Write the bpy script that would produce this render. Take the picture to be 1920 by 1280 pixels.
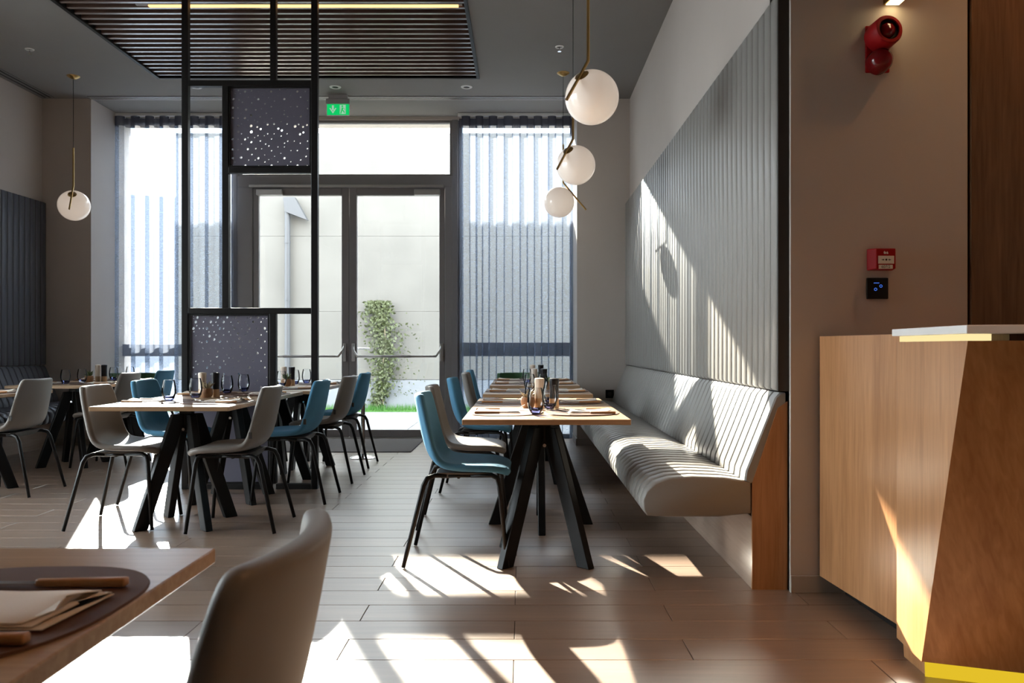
import bpy, bmesh, math, random
from mathutils import Vector, Matrix
PI = math.pi
for o in list(bpy.data.objects): bpy.data.objects.remove(o)
scene = bpy.context.scene
COL = scene.collection
random.seed(7)

# ------------------------------------------------------------------ camera, world, sun, exposure
CAM_H = 1.07
cd = bpy.data.cameras.new('camera'); cam = bpy.data.objects.new('camera', cd); COL.objects.link(cam)
cam.location = (0, 0, CAM_H); cam.rotation_euler = (PI/2, 0, 0)
cd.sensor_width = 36; cd.lens = 36*1530/1920
cd.shift_x = -18/1920; cd.shift_y = 10/1920
cd.clip_start = 0.05; cd.clip_end = 200
cd.dof.use_dof = True; cd.dof.focus_distance = 5.0; cd.dof.aperture_fstop = 9
scene.camera = cam

w = bpy.data.worlds.new('world'); scene.world = w; w.use_nodes = True
bg = w.node_tree.nodes['Background']
bg.inputs['Color'].default_value = (0.86, 0.93, 1.0, 1); bg.inputs['Strength'].default_value = 5.2

sd = bpy.data.lights.new('sun', 'SUN'); sd.energy = 16; sd.angle = math.radians(0.55); sd.color = (1.0, 0.90, 0.76)
sun = bpy.data.objects.new('sun', sd); COL.objects.link(sun)
sun.rotation_euler = Vector((0.42, -1.0, -0.47)).to_track_quat('-Z', 'Y').to_euler()
sun.location = (-8, 24, 14)

vs = scene.view_settings
vs.view_transform = 'Standard'; vs.look = 'None'; vs.gamma = 1; vs.exposure = 1.58
vs.use_curve_mapping = False

# ------------------------------------------------------------------ helpers
class MB:
    def __init__(s): s.v = []; s.f = []
    def add(s, vs, fs):
        n = len(s.v); s.v += [tuple(p) for p in vs]; s.f += [tuple(i+n for i in f) for f in fs]; return s
    def box(s, x0, x1, y0, y1, z0, z1):
        return s.add([(x0,y0,z0),(x1,y0,z0),(x1,y1,z0),(x0,y1,z0),(x0,y0,z1),(x1,y0,z1),(x1,y1,z1),(x0,y1,z1)],
                     [(0,3,2,1),(4,5,6,7),(0,1,5,4),(1,2,6,5),(2,3,7,6),(3,0,4,7)])
    def hexa(s, bot, top):
        return s.add(list(bot)+list(top), [(3,2,1,0),(4,5,6,7),(0,1,5,4),(1,2,6,5),(2,3,7,6),(3,0,4,7)])
    def loft(s, rings, caps=True, closed=True):
        n = len(rings[0]); vs = [p for r in rings for p in r]; fs = []
        m = n if closed else n-1
        for i in range(len(rings)-1):
            for j in range(m):
                a = i*n+j; b = i*n+(j+1) % n
                fs.append((a, b, b+n, a+n))
        if caps:
            fs.append(tuple(reversed(range(n)))); fs.append(tuple((len(rings)-1)*n+j for j in range(n)))
        return s.add(vs, fs)
    def prism(s, poly, z0, z1):
        return s.loft([[(x, y, z0) for x, y in poly], [(x, y, z1) for x, y in poly]])
    def lathe(s, prof, n=24, c=(0,0,0)):
        rings = [[(c[0]+r*math.cos(2*PI*k/n), c[1]+r*math.sin(2*PI*k/n), c[2]+z) for k in range(n)] for r, z in prof]
        return s.loft(rings, caps=True)
    def tube(s, path, r, n=8, caps=True):
        P = [Vector(p) for p in path]; rings = []
        R = r if isinstance(r, (list, tuple)) else [r]*len(P)
        up = None
        for i, p in enumerate(P):
            t = ((P[min(i+1, len(P)-1)]-p).normalized() + (p-P[max(i-1, 0)]).normalized())
            t = t.normalized() if t.length > 1e-6 else Vector((0,0,1))
            if up is None:
                up = Vector((0,0,1)) if abs(t.z) < .9 else Vector((1,0,0))
            a = t.cross(up).normalized(); up = a.cross(t).normalized()
            k = 1.0
            if 0 < i < len(P)-1:
                c = (P[i+1]-p).normalized().dot((p-P[i-1]).normalized()); k = 1/max(.5, math.sqrt((1+c)/2))
            rings.append([p+(a*math.cos(2*PI*j/n)+up*math.sin(2*PI*j/n))*R[i]*(k if k < 1.2 else 1.2) for j in range(n)])
        return s.loft(rings, caps=caps)
    def mesh(s, name, smooth=False, angle=None):
        me = bpy.data.meshes.new(name); me.from_pydata(s.v, [], s.f)
        bm = bmesh.new(); bm.from_mesh(me); bmesh.ops.recalc_face_normals(bm, faces=bm.faces); bm.to_mesh(me); bm.free()
        if smooth:
            me.polygons.foreach_set('use_smooth', [True]*len(me.polygons))
            if angle: me.set_sharp_from_angle(angle=math.radians(angle))
        return me

def link(name, me, mat=None, parent=None, loc=(0,0,0), rot=(0,0,0), label=None):
    o = bpy.data.objects.new(name, me); COL.objects.link(o)
    if mat is not None and me is not None and len(me.materials) == 0: me.materials.append(mat)
    if parent is not None: o.parent = parent
    o.location = loc; o.rotation_euler = rot
    if label: o['label'] = label
    return o
def part(name, mb, mat, parent, smooth=False, angle=None, bevel=0, loc=(0,0,0), rot=(0,0,0), label=None):
    me = mb.mesh(name, smooth, angle); me.materials.append(mat)
    o = link(name, me, None, parent, loc, rot, label)
    if bevel:
        m = o.modifiers.new('bevel', 'BEVEL'); m.width = bevel; m.segments = 2; m.limit_method = 'ANGLE'
    return o
def tag(o, label, cat, group=None, kind=None):
    o['label'] = label; o['category'] = cat
    if group: o['group'] = group
    if kind: o['kind'] = kind
    return o
def thing(name, label, cat, loc=(0,0,0), rz=0, group=None, kind=None):
    o = bpy.data.objects.new(name, None); COL.objects.link(o); o.empty_display_size = .1
    o.location = loc; o.rotation_euler = (0, 0, rz)
    return tag(o, label, cat, group, kind)
def struct(name, label, cat, mb=None, mat=None, bevel=0, smooth=False):
    if mb is None:
        o = bpy.data.objects.new(name, None); COL.objects.link(o); o.empty_display_size = .1
    else: o = part(name, mb, mat, None, bevel=bevel, smooth=smooth)
    return tag(o, label, cat, kind='structure')
def bmesh_bevel(mb, width, seg=2, angle=30):
    """returns a MB with bevelled edges baked in, so that copies can share it"""
    bm = bmesh.new(); vs = [bm.verts.new(p) for p in mb.v]
    for f in mb.f:
        try: bm.faces.new([vs[i] for i in f])
        except ValueError: pass
    bmesh.ops.recalc_face_normals(bm, faces=bm.faces); bm.normal_update()
    es = [e for e in bm.edges if len(e.link_faces) == 2 and e.calc_face_angle(0) > math.radians(angle)]
    bmesh.ops.bevel(bm, geom=es, offset=width, segments=seg, affect='EDGES', profile=.5)
    out = MB(); bm.verts.index_update()
    out.v = [tuple(v.co) for v in bm.verts]; out.f = [tuple(v.index for v in f.verts) for f in bm.faces]
    bm.free(); return out

# ------------------------------------------------------------------ materials
def srgb(r, g, b):
    f = lambda c: (c/255/12.92) if c/255 <= .04045 else ((c/255+.055)/1.055)**2.4
    return (f(r), f(g), f(b), 1)
def mat(name, col, rough=.5, metal=0, spec=.5, bump=0, bscale=200, var=0, vscale=4, sheen=0, emit=None, estr=0, coat=0):
    m = bpy.data.materials.new(name); m.use_nodes = True
    nt = m.node_tree; b = nt.nodes['Principled BSDF']
    b.inputs['Base Color'].default_value = col; b.inputs['Roughness'].default_value = rough
    b.inputs['Metallic'].default_value = metal; b.inputs['Specular IOR Level'].default_value = spec
    if sheen: b.inputs['Sheen Weight'].default_value = sheen
    if coat: b.inputs['Coat Weight'].default_value = coat
    if emit: b.inputs['Emission Color'].default_value = emit; b.inputs['Emission Strength'].default_value = estr
    tc = nt.nodes.new('ShaderNodeTexCoord')
    n = nt.nodes.new('ShaderNodeTexNoise'); n.inputs['Scale'].default_value = vscale; n.inputs['Detail'].default_value = 5
    nt.links.new(tc.outputs['Object'], n.inputs['Vector'])
    mx = nt.nodes.new('ShaderNodeMix'); mx.data_type = 'RGBA'
    v = var if var else .03
    mx.inputs[6].default_value = tuple(c*(1-v) for c in col[:3])+(1,); mx.inputs[7].default_value = tuple(min(1, c*(1+v)) for c in col[:3])+(1,)
    nt.links.new(n.outputs['Fac'], mx.inputs[0]); nt.links.new(mx.outputs[2], b.inputs['Base Color'])
    if bump:
        n2 = nt.nodes.new('ShaderNodeTexNoise'); n2.inputs['Scale'].default_value = bscale; n2.inputs['Detail'].default_value = 3
        nt.links.new(tc.outputs['Object'], n2.inputs['Vector'])
        bp = nt.nodes.new('ShaderNodeBump'); bp.inputs['Strength'].default_value = bump; bp.inputs['Distance'].default_value = .004
        nt.links.new(n2.outputs['Fac'], bp.inputs['Height']); nt.links.new(bp.outputs['Normal'], b.inputs['Normal'])
    return m
def wood(name, c1, c2, axis='X', rough=.4, spec=.4, fine=60, coarse=9, rotz=0, perobj=.12, bump=.04, tilt=0):
    m = bpy.data.materials.new(name); m.use_nodes = True; nt = m.node_tree; b = nt.nodes['Principled BSDF']
    b.inputs['Roughness'].default_value = rough; b.inputs['Specular IOR Level'].default_value = spec
    tc = nt.nodes.new('ShaderNodeTexCoord'); oi = nt.nodes.new('ShaderNodeObjectInfo')
    mp = nt.nodes.new('ShaderNodeMapping'); nt.links.new(tc.outputs['Object'], mp.inputs['Vector'])
    mp.inputs['Rotation'].default_value = (0, tilt, rotz)
    # random offset per object
    mul = nt.nodes.new('ShaderNodeVectorMath'); mul.operation = 'SCALE'; mul.inputs[0].default_value = (13, 17, 11)
    nt.links.new(oi.outputs['Random'], mul.inputs['Scale']); nt.links.new(mul.outputs[0], mp.inputs['Location'])
    def noise(s, det):
        sc = nt.nodes.new('ShaderNodeVectorMath'); sc.operation = 'MULTIPLY'
        v = [s, s, s]; v['XYZ'.index(axis)] = s*.06; sc.inputs[1].default_value = v
        nt.links.new(mp.outputs['Vector'], sc.inputs[0])
        n = nt.nodes.new('ShaderNodeTexNoise'); n.inputs['Scale'].default_value = 1; n.inputs['Detail'].default_value = det; n.inputs['Distortion'].default_value = .6
        nt.links.new(sc.outputs[0], n.inputs['Vector']); return n
    n1 = noise(coarse, 6); n2 = noise(fine, 3)
    ad = nt.nodes.new('ShaderNodeMath'); ad.operation = 'MULTIPLY_ADD'; ad.inputs[1].default_value = .45
    nt.links.new(n2.outputs['Fac'], ad.inputs[0]); 
    h = nt.nodes.new('ShaderNodeMath'); h.operation = 'MULTIPLY'; h.inputs[1].default_value = .55
    nt.links.new(n1.outputs['Fac'], h.inputs[0]); nt.links.new(h.outputs[0], ad.inputs[2])
    r = nt.nodes.new('ShaderNodeValToRGB'); r.color_ramp.elements[0].position = .36; r.color_ramp.elements[1].position = .66
    r.color_ramp.elements[0].color = c1; r.color_ramp.elements[1].color = c2
    nt.links.new(ad.outputs[0], r.inputs['Fac'])
    hs = nt.nodes.new('ShaderNodeHueSaturation')
    mr = nt.nodes.new('ShaderNodeMapRange'); mr.inputs['To Min'].default_value = 1-perobj; mr.inputs['To Max'].default_value = 1+perobj
    nt.links.new(oi.outputs['Random'], mr.inputs['Value']); nt.links.new(mr.outputs[0], hs.inputs['Value'])
    nt.links.new(r.outputs['Color'], hs.inputs['Color']); nt.links.new(hs.outputs['Color'], b.inputs['Base Color'])
    bp = nt.nodes.new('ShaderNodeBump'); bp.inputs['Strength'].default_value = bump; bp.inputs['Distance'].default_value = .002
    nt.links.new(ad.outputs[0], bp.inputs['Height']); nt.links.new(bp.outputs['Normal'], b.inputs['Normal'])
    return m
def thin_glass(name, tint, ior=1.45, refl=1.0):
    m = bpy.data.materials.new(name); m.use_nodes = True; nt = m.node_tree; nt.nodes.clear()
    out = nt.nodes.new('ShaderNodeOutputMaterial'); t = nt.nodes.new('ShaderNodeBsdfTransparent'); g = nt.nodes.new('ShaderNodeBsdfGlossy')
    t.inputs['Color'].default_value = tint; g.inputs['Roughness'].default_value = .02
    f = nt.nodes.new('ShaderNodeFresnel'); f.inputs['IOR'].default_value = ior
    mu = nt.nodes.new('ShaderNodeMath'); mu.operation = 'MULTIPLY'; mu.inputs[1].default_value = refl
    mx = nt.nodes.new('ShaderNodeMixShader')
    nt.links.new(f.outputs[0], mu.inputs[0]); nt.links.new(mu.outputs[0], mx.inputs[0])
    nt.links.new(t.outputs[0], mx.inputs[1]); nt.links.new(g.outputs[0], mx.inputs[2]); nt.links.new(mx.outputs[0], out.inputs[0])
    return m
def sheer(name, col, clear, tcol):
    m = bpy.data.materials.new(name); m.use_nodes = True; nt = m.node_tree; nt.nodes.clear()
    out = nt.nodes.new('ShaderNodeOutputMaterial'); t = nt.nodes.new('ShaderNodeBsdfTransparent'); t.inputs[0].default_value = tcol
    tr = nt.nodes.new('ShaderNodeBsdfTranslucent'); tr.inputs[0].default_value = col
    d = nt.nodes.new('ShaderNodeBsdfDiffuse'); d.inputs[0].default_value = col
    a = nt.nodes.new('ShaderNodeMixShader'); a.inputs[0].default_value = .6
    nt.links.new(tr.outputs[0], a.inputs[1]); nt.links.new(d.outputs[0], a.inputs[2])
    # woven threads: fine weave modulates the openness
    tc = nt.nodes.new('ShaderNodeTexCoord'); n = nt.nodes.new('ShaderNodeTexNoise'); n.inputs['Scale'].default_value = 1
    vm = nt.nodes.new('ShaderNodeVectorMath'); vm.operation = 'MULTIPLY'; vm.inputs[1].default_value = (40, 40, 240)
    nt.links.new(tc.outputs['Object'], vm.inputs[0]); nt.links.new(vm.outputs[0], n.inputs['Vector'])
    mr = nt.nodes.new('ShaderNodeMapRange'); mr.inputs['To Min'].default_value = clear-.12; mr.inputs['To Max'].default_value = clear+.12
    nt.links.new(n.outputs['Fac'], mr.inputs['Value'])
    b = nt.nodes.new('ShaderNodeMixShader'); nt.links.new(mr.outputs[0], b.inputs[0])
    nt.links.new(a.outputs[0], b.inputs[1]); nt.links.new(t.outputs[0], b.inputs[2]); nt.links.new(b.outputs[0], out.inputs[0])
    return m
def emis(name, col, s):
    m = bpy.data.materials.new(name); m.use_nodes = True; nt = m.node_tree; nt.nodes.clear()
    out = nt.nodes.new('ShaderNodeOutputMaterial'); e = nt.nodes.new('ShaderNodeEmission')
    e.inputs[0].default_value = col; e.inputs[1].default_value = s; nt.links.new(e.outputs[0], out.inputs[0]); return m

M = {}
M['paint'] = mat('paint', (.50, .445, .405, 1), .85, bump=.06, bscale=350)
M['ceil'] = mat('ceil', (.24, .23, .225, 1), .8, bump=.04, bscale=300)
M['recess'] = mat('recess', (.02, .018, .016, 1), .9)
M['tile'] = wood('tile', (.205, .122, .075, 1), (.315, .20, .132, 1), 'X', rough=.40, spec=1.0, fine=46, coarse=7, perobj=.09, bump=.03)
for k_, v_ in (('Coat Weight', 1.0), ('Coat Roughness', .34), ('Coat IOR', 1.75)): M['tile'].node_tree.nodes['Principled BSDF'].inputs[k_].default_value = v_
M['grout'] = mat('grout', (.16, .14, .125, 1), .9)
M['oak'] = wood('oak', (.36, .215, .115, 1), (.52, .345, .205, 1), 'X', rough=.32, fine=70, coarse=10, perobj=.06)
M['oakv'] = wood('oakv', (.33, .145, .055, 1), (.48, .24, .105, 1), 'Z', rough=.38, fine=80, coarse=12, perobj=.04)
M['walnut'] = wood('walnut', (.33, .13, .04, 1), (.50, .235, .085, 1), 'Z', rough=.36, fine=60, coarse=8, perobj=.04, tilt=.22)
M['dwood'] = wood('dwood', (.10, .048, .022, 1), (.19, .10, .05, 1), 'Z', rough=.45, fine=70, coarse=9)
M['slat'] = wood('slat', (.085, .05, .038, 1), (.13, .08, .062, 1), 'X', rough=.28, spec=1.0, fine=50, coarse=8)
for k_, v_ in (('Coat Weight', 1.0), ('Coat Roughness', .2), ('Coat IOR', 1.7)): M['slat'].node_tree.nodes['Principled BSDF'].inputs[k_].default_value = v_
M['plinth'] = wood('plinth', (.36, .25, .18, 1), (.46, .34, .26, 1), 'Y', rough=.4, fine=60, coarse=9)
M['black'] = mat('black', (.007, .0065, .0065, 1), .45, spec=.22)
M['blackmetal'] = mat('blackmetal', (.012, .011, .011, 1), .4, metal=.3, spec=.35)
M['framegrey'] = mat('framegrey', (.24, .225, .23, 1), .42, metal=.1, spec=.5)
M['alu'] = mat('alu', (.55, .54, .53, 1), .35, metal=.7)
M['chrome'] = mat('chrome', (.75, .74, .74, 1), .12, metal=1)
M['steel'] = mat('steel', (.7, .7, .7, 1), .18, metal=1)
M['brass'] = mat('brass', (.55, .36, .14, 1), .28, metal=1)
M['cord'] = mat('cord', (.01, .01, .01, 1), .6)
M['opal'] = mat('opal', (.90, .87, .83, 1), .08, spec=.5, coat=.4, emit=(1, .80, .64, 1), estr=.12)
M['vinyl'] = mat('vinyl', (.265, .25, .232, 1), .42, spec=.45, bump=.05, bscale=500)
M['vinylleft'] = mat('vinylleft', (.085, .09, .11, 1), .45, spec=.4, bump=.05, bscale=500)  # darker, bluer copy of the vinyl for the left wall
M['vinyldark'] = mat('vinyldark', (.03, .026, .024, 1), .6)
M['blue'] = mat('blue', (.07, .225, .36, 1), .85, bump=.12, bscale=400, var=.22, vscale=9, sheen=.25)
M['blue'].node_tree.nodes['Principled BSDF'].inputs['Sheen Tint'].default_value = (.25, .55, .8, 1)
M['bluepipe'] = mat('bluepipe', (.09, .26, .40, 1), .8)
M['grey'] = mat('grey', (.185, .158, .135, 1), .5, bump=.06, bscale=500, var=.08, sheen=.1)
M['greypipe'] = mat('greypipe', (.23, .20, .17, 1), .5)
M['pan'] = mat('pan', (.05, .042, .036, 1), .5)
M['leather'] = mat('leather', (.12, .055, .033, 1), .6, spec=.2, bump=.1, bscale=300, var=.12)
M['napkin'] = mat('napkin', (.76, .66, .57, 1), .9, bump=.15, bscale=600)
M['knifewood'] = wood('knifewood', (.42, .19, .07, 1), (.58, .30, .13, 1), 'X', rough=.4, fine=150, coarse=40)
M['wall_glass'] = thin_glass('wall_glass', (.95, .97, .96, 1), refl=.8)
M['tumbler'] = thin_glass('tumbler', (.96, .975, .995, 1), ior=1.3, refl=1.0)
M['tumblerbase'] = thin_glass('tumblerbase', (.50, .56, .86, 1), ior=1.4, refl=1.3)
M['curtain'] = sheer('curtain', (.26, .305, .40, 1), .54, (.88, .93, 1, 1))
M['tape'] = sheer('tape', (.07, .07, .09, 1), .14, (.8, .85, 1, 1))
M['perf'] = mat('perf', (.115, .108, .145, 1), .5, metal=.2)
M['millblack'] = mat('millblack', (.008, .007, .009, 1), .4, spec=.25)
M['millwhite'] = mat('millwhite', (.66, .56, .47, 1), .5)
M['millwood'] = wood('millwood', (.40, .24, .12, 1), (.55, .36, .20, 1), 'Z', rough=.45, fine=150, coarse=40)
M['pot'] = wood('pot', (.22, .10, .045, 1), (.34, .17, .075, 1), 'Z', rough=.6, fine=120, coarse=40)
M['leaf'] = mat('leaf', (.10, .15, .055, 1), .6, var=.5, vscale=40)
M['ivyleaf'] = mat('ivyleaf', (.050, .062, .018, 1), .6, var=.6, vscale=14)
M['dryleaf'] = mat('dryleaf', (.30, .25, .16, 1), .6, var=.3, vscale=40)
M['soil'] = mat('soil', (.03, .02, .015, 1), .95)
M['red'] = mat('red', (.30, .006, .008, 1), .5, spec=.15)
M['redlens'] = mat('redlens', (.16, .003, .006, 1), .15, spec=.5)
M['signwhite'] = mat('signwhite', (.72, .68, .62, 1), .5)
M['print'] = mat('print', (.01, .01, .01, 1), .6)
M['greenlit'] = mat('greenlit', (.0, .35, .08, 1), .4, emit=(.0, .62, .14, 1), estr=.28)
M['signpale'] = mat('signpale', (.55, .8, .65, 1), .4, emit=(.55, .8, .65, 1), estr=.14)
M['housing'] = mat('housing', (.33, .32, .33, 1), .5)
M['spotwhite'] = mat('spotwhite', (.75, .75, .75, 1), .4)
M['concrete'] = mat('concrete', (.128, .122, .112, 1), .9, bump=.25, bscale=25, var=.22, vscale=1.3)
M['whitewall'] = mat('whitewall', (.19, .198, .22, 1), .8)
M['paving'] = mat('paving', (.15, .153, .158, 1), .7, var=.08, vscale=8)
M['grass'] = mat('grass', (.034, .12, .011, 1), .6, var=.3, vscale=6)
M['mat'] = mat('mat', (.13, .115, .11, 1), .95, bump=.5, bscale=250)
M['counterwhite'] = mat('counterwhite', (.80, .78, .76, 1), .3)
M['yellowled'] = emis('yellowled', (1.0, .68, .03, 1), .26)
M['paleled'] = emis('paleled', (1.0, .82, .40, 1), .34)
M['warmled'] = emis('warmled', (1.0, .52, .19, 1), .85)
M['lamplit'] = emis('lamplit', (1.0, .78, .40, 1), 2.2)
M['bluelit'] = emis('bluelit', (.04, .12, .5, 1), .45)
M['greenchair'] = mat('greenchair', (.07, .17, .08, 1), .6)
M['pipe'] = mat('pipe', (.062, .064, .07, 1), .5)
M['base'] = mat('base', (.40, .355, .31, 1), .5)

# ------------------------------------------------------------------ measured layout (metres)
XR = 1.174; XL = -5.20; H = 3.76; YW = 9.55; YP = 8.85; YN = 3.56; YB = -4.0; XE = 4.0
PITCH = 0.0955; Y0 = 3.60

# ------------------------------------------------------------------ structure
fl = struct('floor', 'wood look porcelain plank floor of the dining room', 'floor', MB().box(XL-.2, XE+.2, YB-.1, YW+.1, -.12, -.004), M['grout'])
PW, PL = .198, 1.22
GX, GY = .0035, .0035
plank_me = bmesh_bevel(MB().box(0, PL-GX, 0, PW-GY, -.02, 0), .0009, 1).mesh('plank'); plank_me.materials.append(M['tile'])
rest = MB()
r0 = 3.386
k0 = int(math.floor((YB-r0)/PW)); k1 = int(math.ceil((YW-r0)/PW))
cand = []
for k in range(k0, k1):
    ya = r0+k*PW
    if ya+PW > YW+.08: continue
    off = -.63 if (k % 2) else -.025
    i0 = int(math.floor((XL-off)/PL)); i1 = int(math.ceil((XE-off)/PL))
    for i in range(i0, i1):
        xa = off+i*PL
        yc = ya+PW/2
        lo, hi = -.66*yc-.1, .64*yc+.1
        vis = ya > 2.2 and xa < min(hi, 1.25 if ya > 3.7 else 9) and xa+PL > lo
        if xa < XL-.15 or xa+PL > XE+.15:
            rest.box(max(xa, XL-.15), min(xa+PL-GX, XE+.15), ya, ya+PW-GY, -.02, 0)
        elif vis: cand.append((yc, xa, ya))
        else: rest.box(xa, xa+PL-GX, ya, ya+PW-GY, -.02, 0)
cand.sort()
for n, (yc, xa, ya) in enumerate(cand):
    if n < 300: link('plank', plank_me, None, fl, (xa, ya, 0))
    else: rest.box(xa, xa+PL-GX, ya, ya+PW-GY, -.02, 0)
ro = part('plank_field', rest, M['tile'], fl); ro['kind'] = 'stuff'

# ceiling with opening for the slatted recess
SX0, SX1, SY0, SY1 = -3.64, -.42, 4.6, 8.16
cb = MB()
cb.box(XL-.2, SX0, YB-.2, YW+.3, H, H+.5); cb.box(SX1, XE+.2, YB-.2, YW+.3, H, H+.5)
cb.box(SX0, SX1, YB-.2, SY0, H, H+.5); cb.box(SX0, SX1, SY1, YW+.3, H, H+.5)
ce = struct('ceiling', 'dark grey painted ceiling', 'ceiling', cb, M['ceil'])
part('recess_lid', MB().box(SX0-.01, SX1+.01, SY0-.01, SY1+.01, H+.3, H+.5), M['recess'], ce)

# walls
struct('wall_right', 'taupe painted side wall above the grey channel panelling', 'wall', MB().box(XR, XR+.3, YN+.02, YW+.2, 0, H), M['paint'])
struct('wall_right_return', 'taupe wall facing the room behind the reception desk', 'wall', MB().box(XR, 1.945, YN, YN+.3, 0, H), M['paint'])
FILL_WIN = [(2.6, 4.2), (4.4, 6.05)]  # unseen side windows, added to light the left-facing surfaces
wlm = MB().box(XL-.3, XL, YB, YW+.2, 3.45, H).box(XL-.3, XL, YB, 6.05, 0, .12).box(XL-.3, XL, 6.05, YW+.2, 0, 3.45).box(XL-.3, XL, YB, FILL_WIN[0][0], .12, 3.45)
for a, b in zip(FILL_WIN, FILL_WIN[1:]): wlm.box(XL-.3, XL, a[1], b[0], .12, 3.45)
struct('wall_left', 'taupe painted side wall on the left', 'wall', wlm, M['paint'])
struct('wall_rear', 'plain painted wall behind the viewer', 'wall', MB().box(XL-.3, XE+.3, YB-.3, YB, 0, H), M['paint'])
struct('wall_reception', 'plain painted wall at the end of the reception', 'wall', MB().box(XE, XE+.3, YB, YN+.3, 0, H), M['paint'])
struct('wall_pillar_right', 'taupe pillar between the right curtain and the banquette', 'wall', MB().box(.60, XR, YP, YW+.2, 0, H), M['paint'])
struct('wall_pillar_left', 'taupe pillar between the left banquette and the curtain', 'wall', MB().box(XL, -4.67, YP, YW+.2, 0, H), M['paint'])
struct('wall_window', 'lintel above the glazed facade', 'wall', MB().box(XL, XR, YW-.02, YW+.35, 3.72, 5.2), M['paint'])
wc = struct('trim_1', 'dark wood cladding on the wall behind the reception desk', 'cladding')
for i in range(4):
    xa = 1.957+i*.52
    part('cladding_panel', MB().box(xa, xa+.515, YN-.012, YN+.3, 0, H), M['dwood'], wc)
part('shadow_gap', MB().box(1.945, XE, YN+.02, YN+.3, 0, H), M['black'], wc)
struct('baseboard_right', 'narrow taupe baseboard below the reception wall', 'baseboard', MB().box(XR-.004, 1.93, YN-.014, YN, 0, .075), M['base'], bevel=.003)
struct('baseboard_pillar_right', 'narrow taupe baseboard around the right pillar', 'baseboard',
       MB().box(.588, XR-.1, YP-.012, YP, 0, .075).box(.588, .60, YP-.012, YW-.1, 0, .075), M['base'])
struct('baseboard_pillar_left', 'narrow taupe baseboard around the left pillar', 'baseboard',
       MB().box(XL+.1, -4.658, YP-.012, YP, 0, .075).box(-4.67, -4.658, YP-.012, YW-.1, 0, .075), M['base'])

# ---------------- glazed facade
def frame_window(name, label, x0, x1, z0, z1, bars_z=(), fw=.05, y0=YW, dep=.07):
    t = struct(name, label, 'window')
    for (a, b, c, d) in ((x0, x0+fw, z0, z1), (x1-fw, x1, z0, z1), (x0+fw, x1-fw, z0, z0+fw), (x0+fw, x1-fw, z1-fw, z1)):
        part('frame_bar', MB().box(a, b, y0, y0+dep, c, d), M['framegrey'], t, bevel=.004)
    zs = [z0+fw]+[q for b in bars_z for q in b]+[z1-fw]
    for b in bars_z: part('transom_bar', MB().box(x0+fw, x1-fw, y0, y0+dep, b[0], b[1]), M['framegrey'], t, bevel=.004)
    for i in range(0, len(zs), 2):
        part('pane', MB().box(x0+fw, x1-fw, y0+.03, y0+.042, zs[i], zs[i+1]), M['wall_glass'], t)
    return t
ZH = 3.72
for i, (ya, yb) in enumerate(FILL_WIN):
    t = struct('window_%d' % (i+4), 'unseen window added for light in the left wall, %s from the viewer end' % ('first', 'second', 'third', 'fourth')[i], 'window')
    for (a, b, c, d) in ((ya, ya+.05, .12, 3.45), (yb-.05, yb, .12, 3.45), (ya+.05, yb-.05, .12, .17), (ya+.05, yb-.05, 3.40, 3.45)):
        part('frame_bar', MB().box(XL-.2, XL-.13, a, b, c, d), M['framegrey'], t)
    part('pane', MB().box(XL-.17, XL-.16, ya+.05, yb-.05, .17, 3.40), M['wall_glass'], t)
frame_window('window_1', 'tall fixed window behind the left sheer curtain', -4.72, -3.365, 0, ZH, [(.96, 1.10)], fw=.035)
frame_window('window_2', 'tall fixed window behind the right sheer curtain', -.745, .62, 0, ZH, [(.96, 1.12)])
frame_window('window_3', 'transom light above the glass double door', -3.32, -.81, 3.06, ZH, fw=.03)
dfm = struct('trim_2', 'grey metal frame around the glass double door', 'door frame')
part('mullion', MB().box(-3.365, -3.32, YW-.03, YW+.09, 0, ZH), M['framegrey'], dfm, bevel=.004)
part('mullion', MB().box(-.81, -.745, YW-.03, YW+.09, 0, ZH), M['framegrey'], dfm, bevel=.004)
part('jamb', MB().box(-3.32, -3.14, YW-.03, YW+.09, 0, 2.93), M['framegrey'], dfm, bevel=.005)
part('jamb', MB().box(-.895, -.81, YW-.03, YW+.09, 0, 2.93), M['framegrey'], dfm, bevel=.005)
part('header', MB().box(-3.32, -.81, YW-.03, YW+.09, 2.93, 3.06), M['framegrey'], dfm, bevel=.005)
part('closer_rail', MB().box(-3.17, -.91, YW-.07, YW-.03, 2.925, 2.955), M['alu'], dfm, bevel=.004)
part('threshold', MB().box(-3.14, -.895, YW-.03, YW+.09, 0, .012), M['alu'], dfm)
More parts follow.
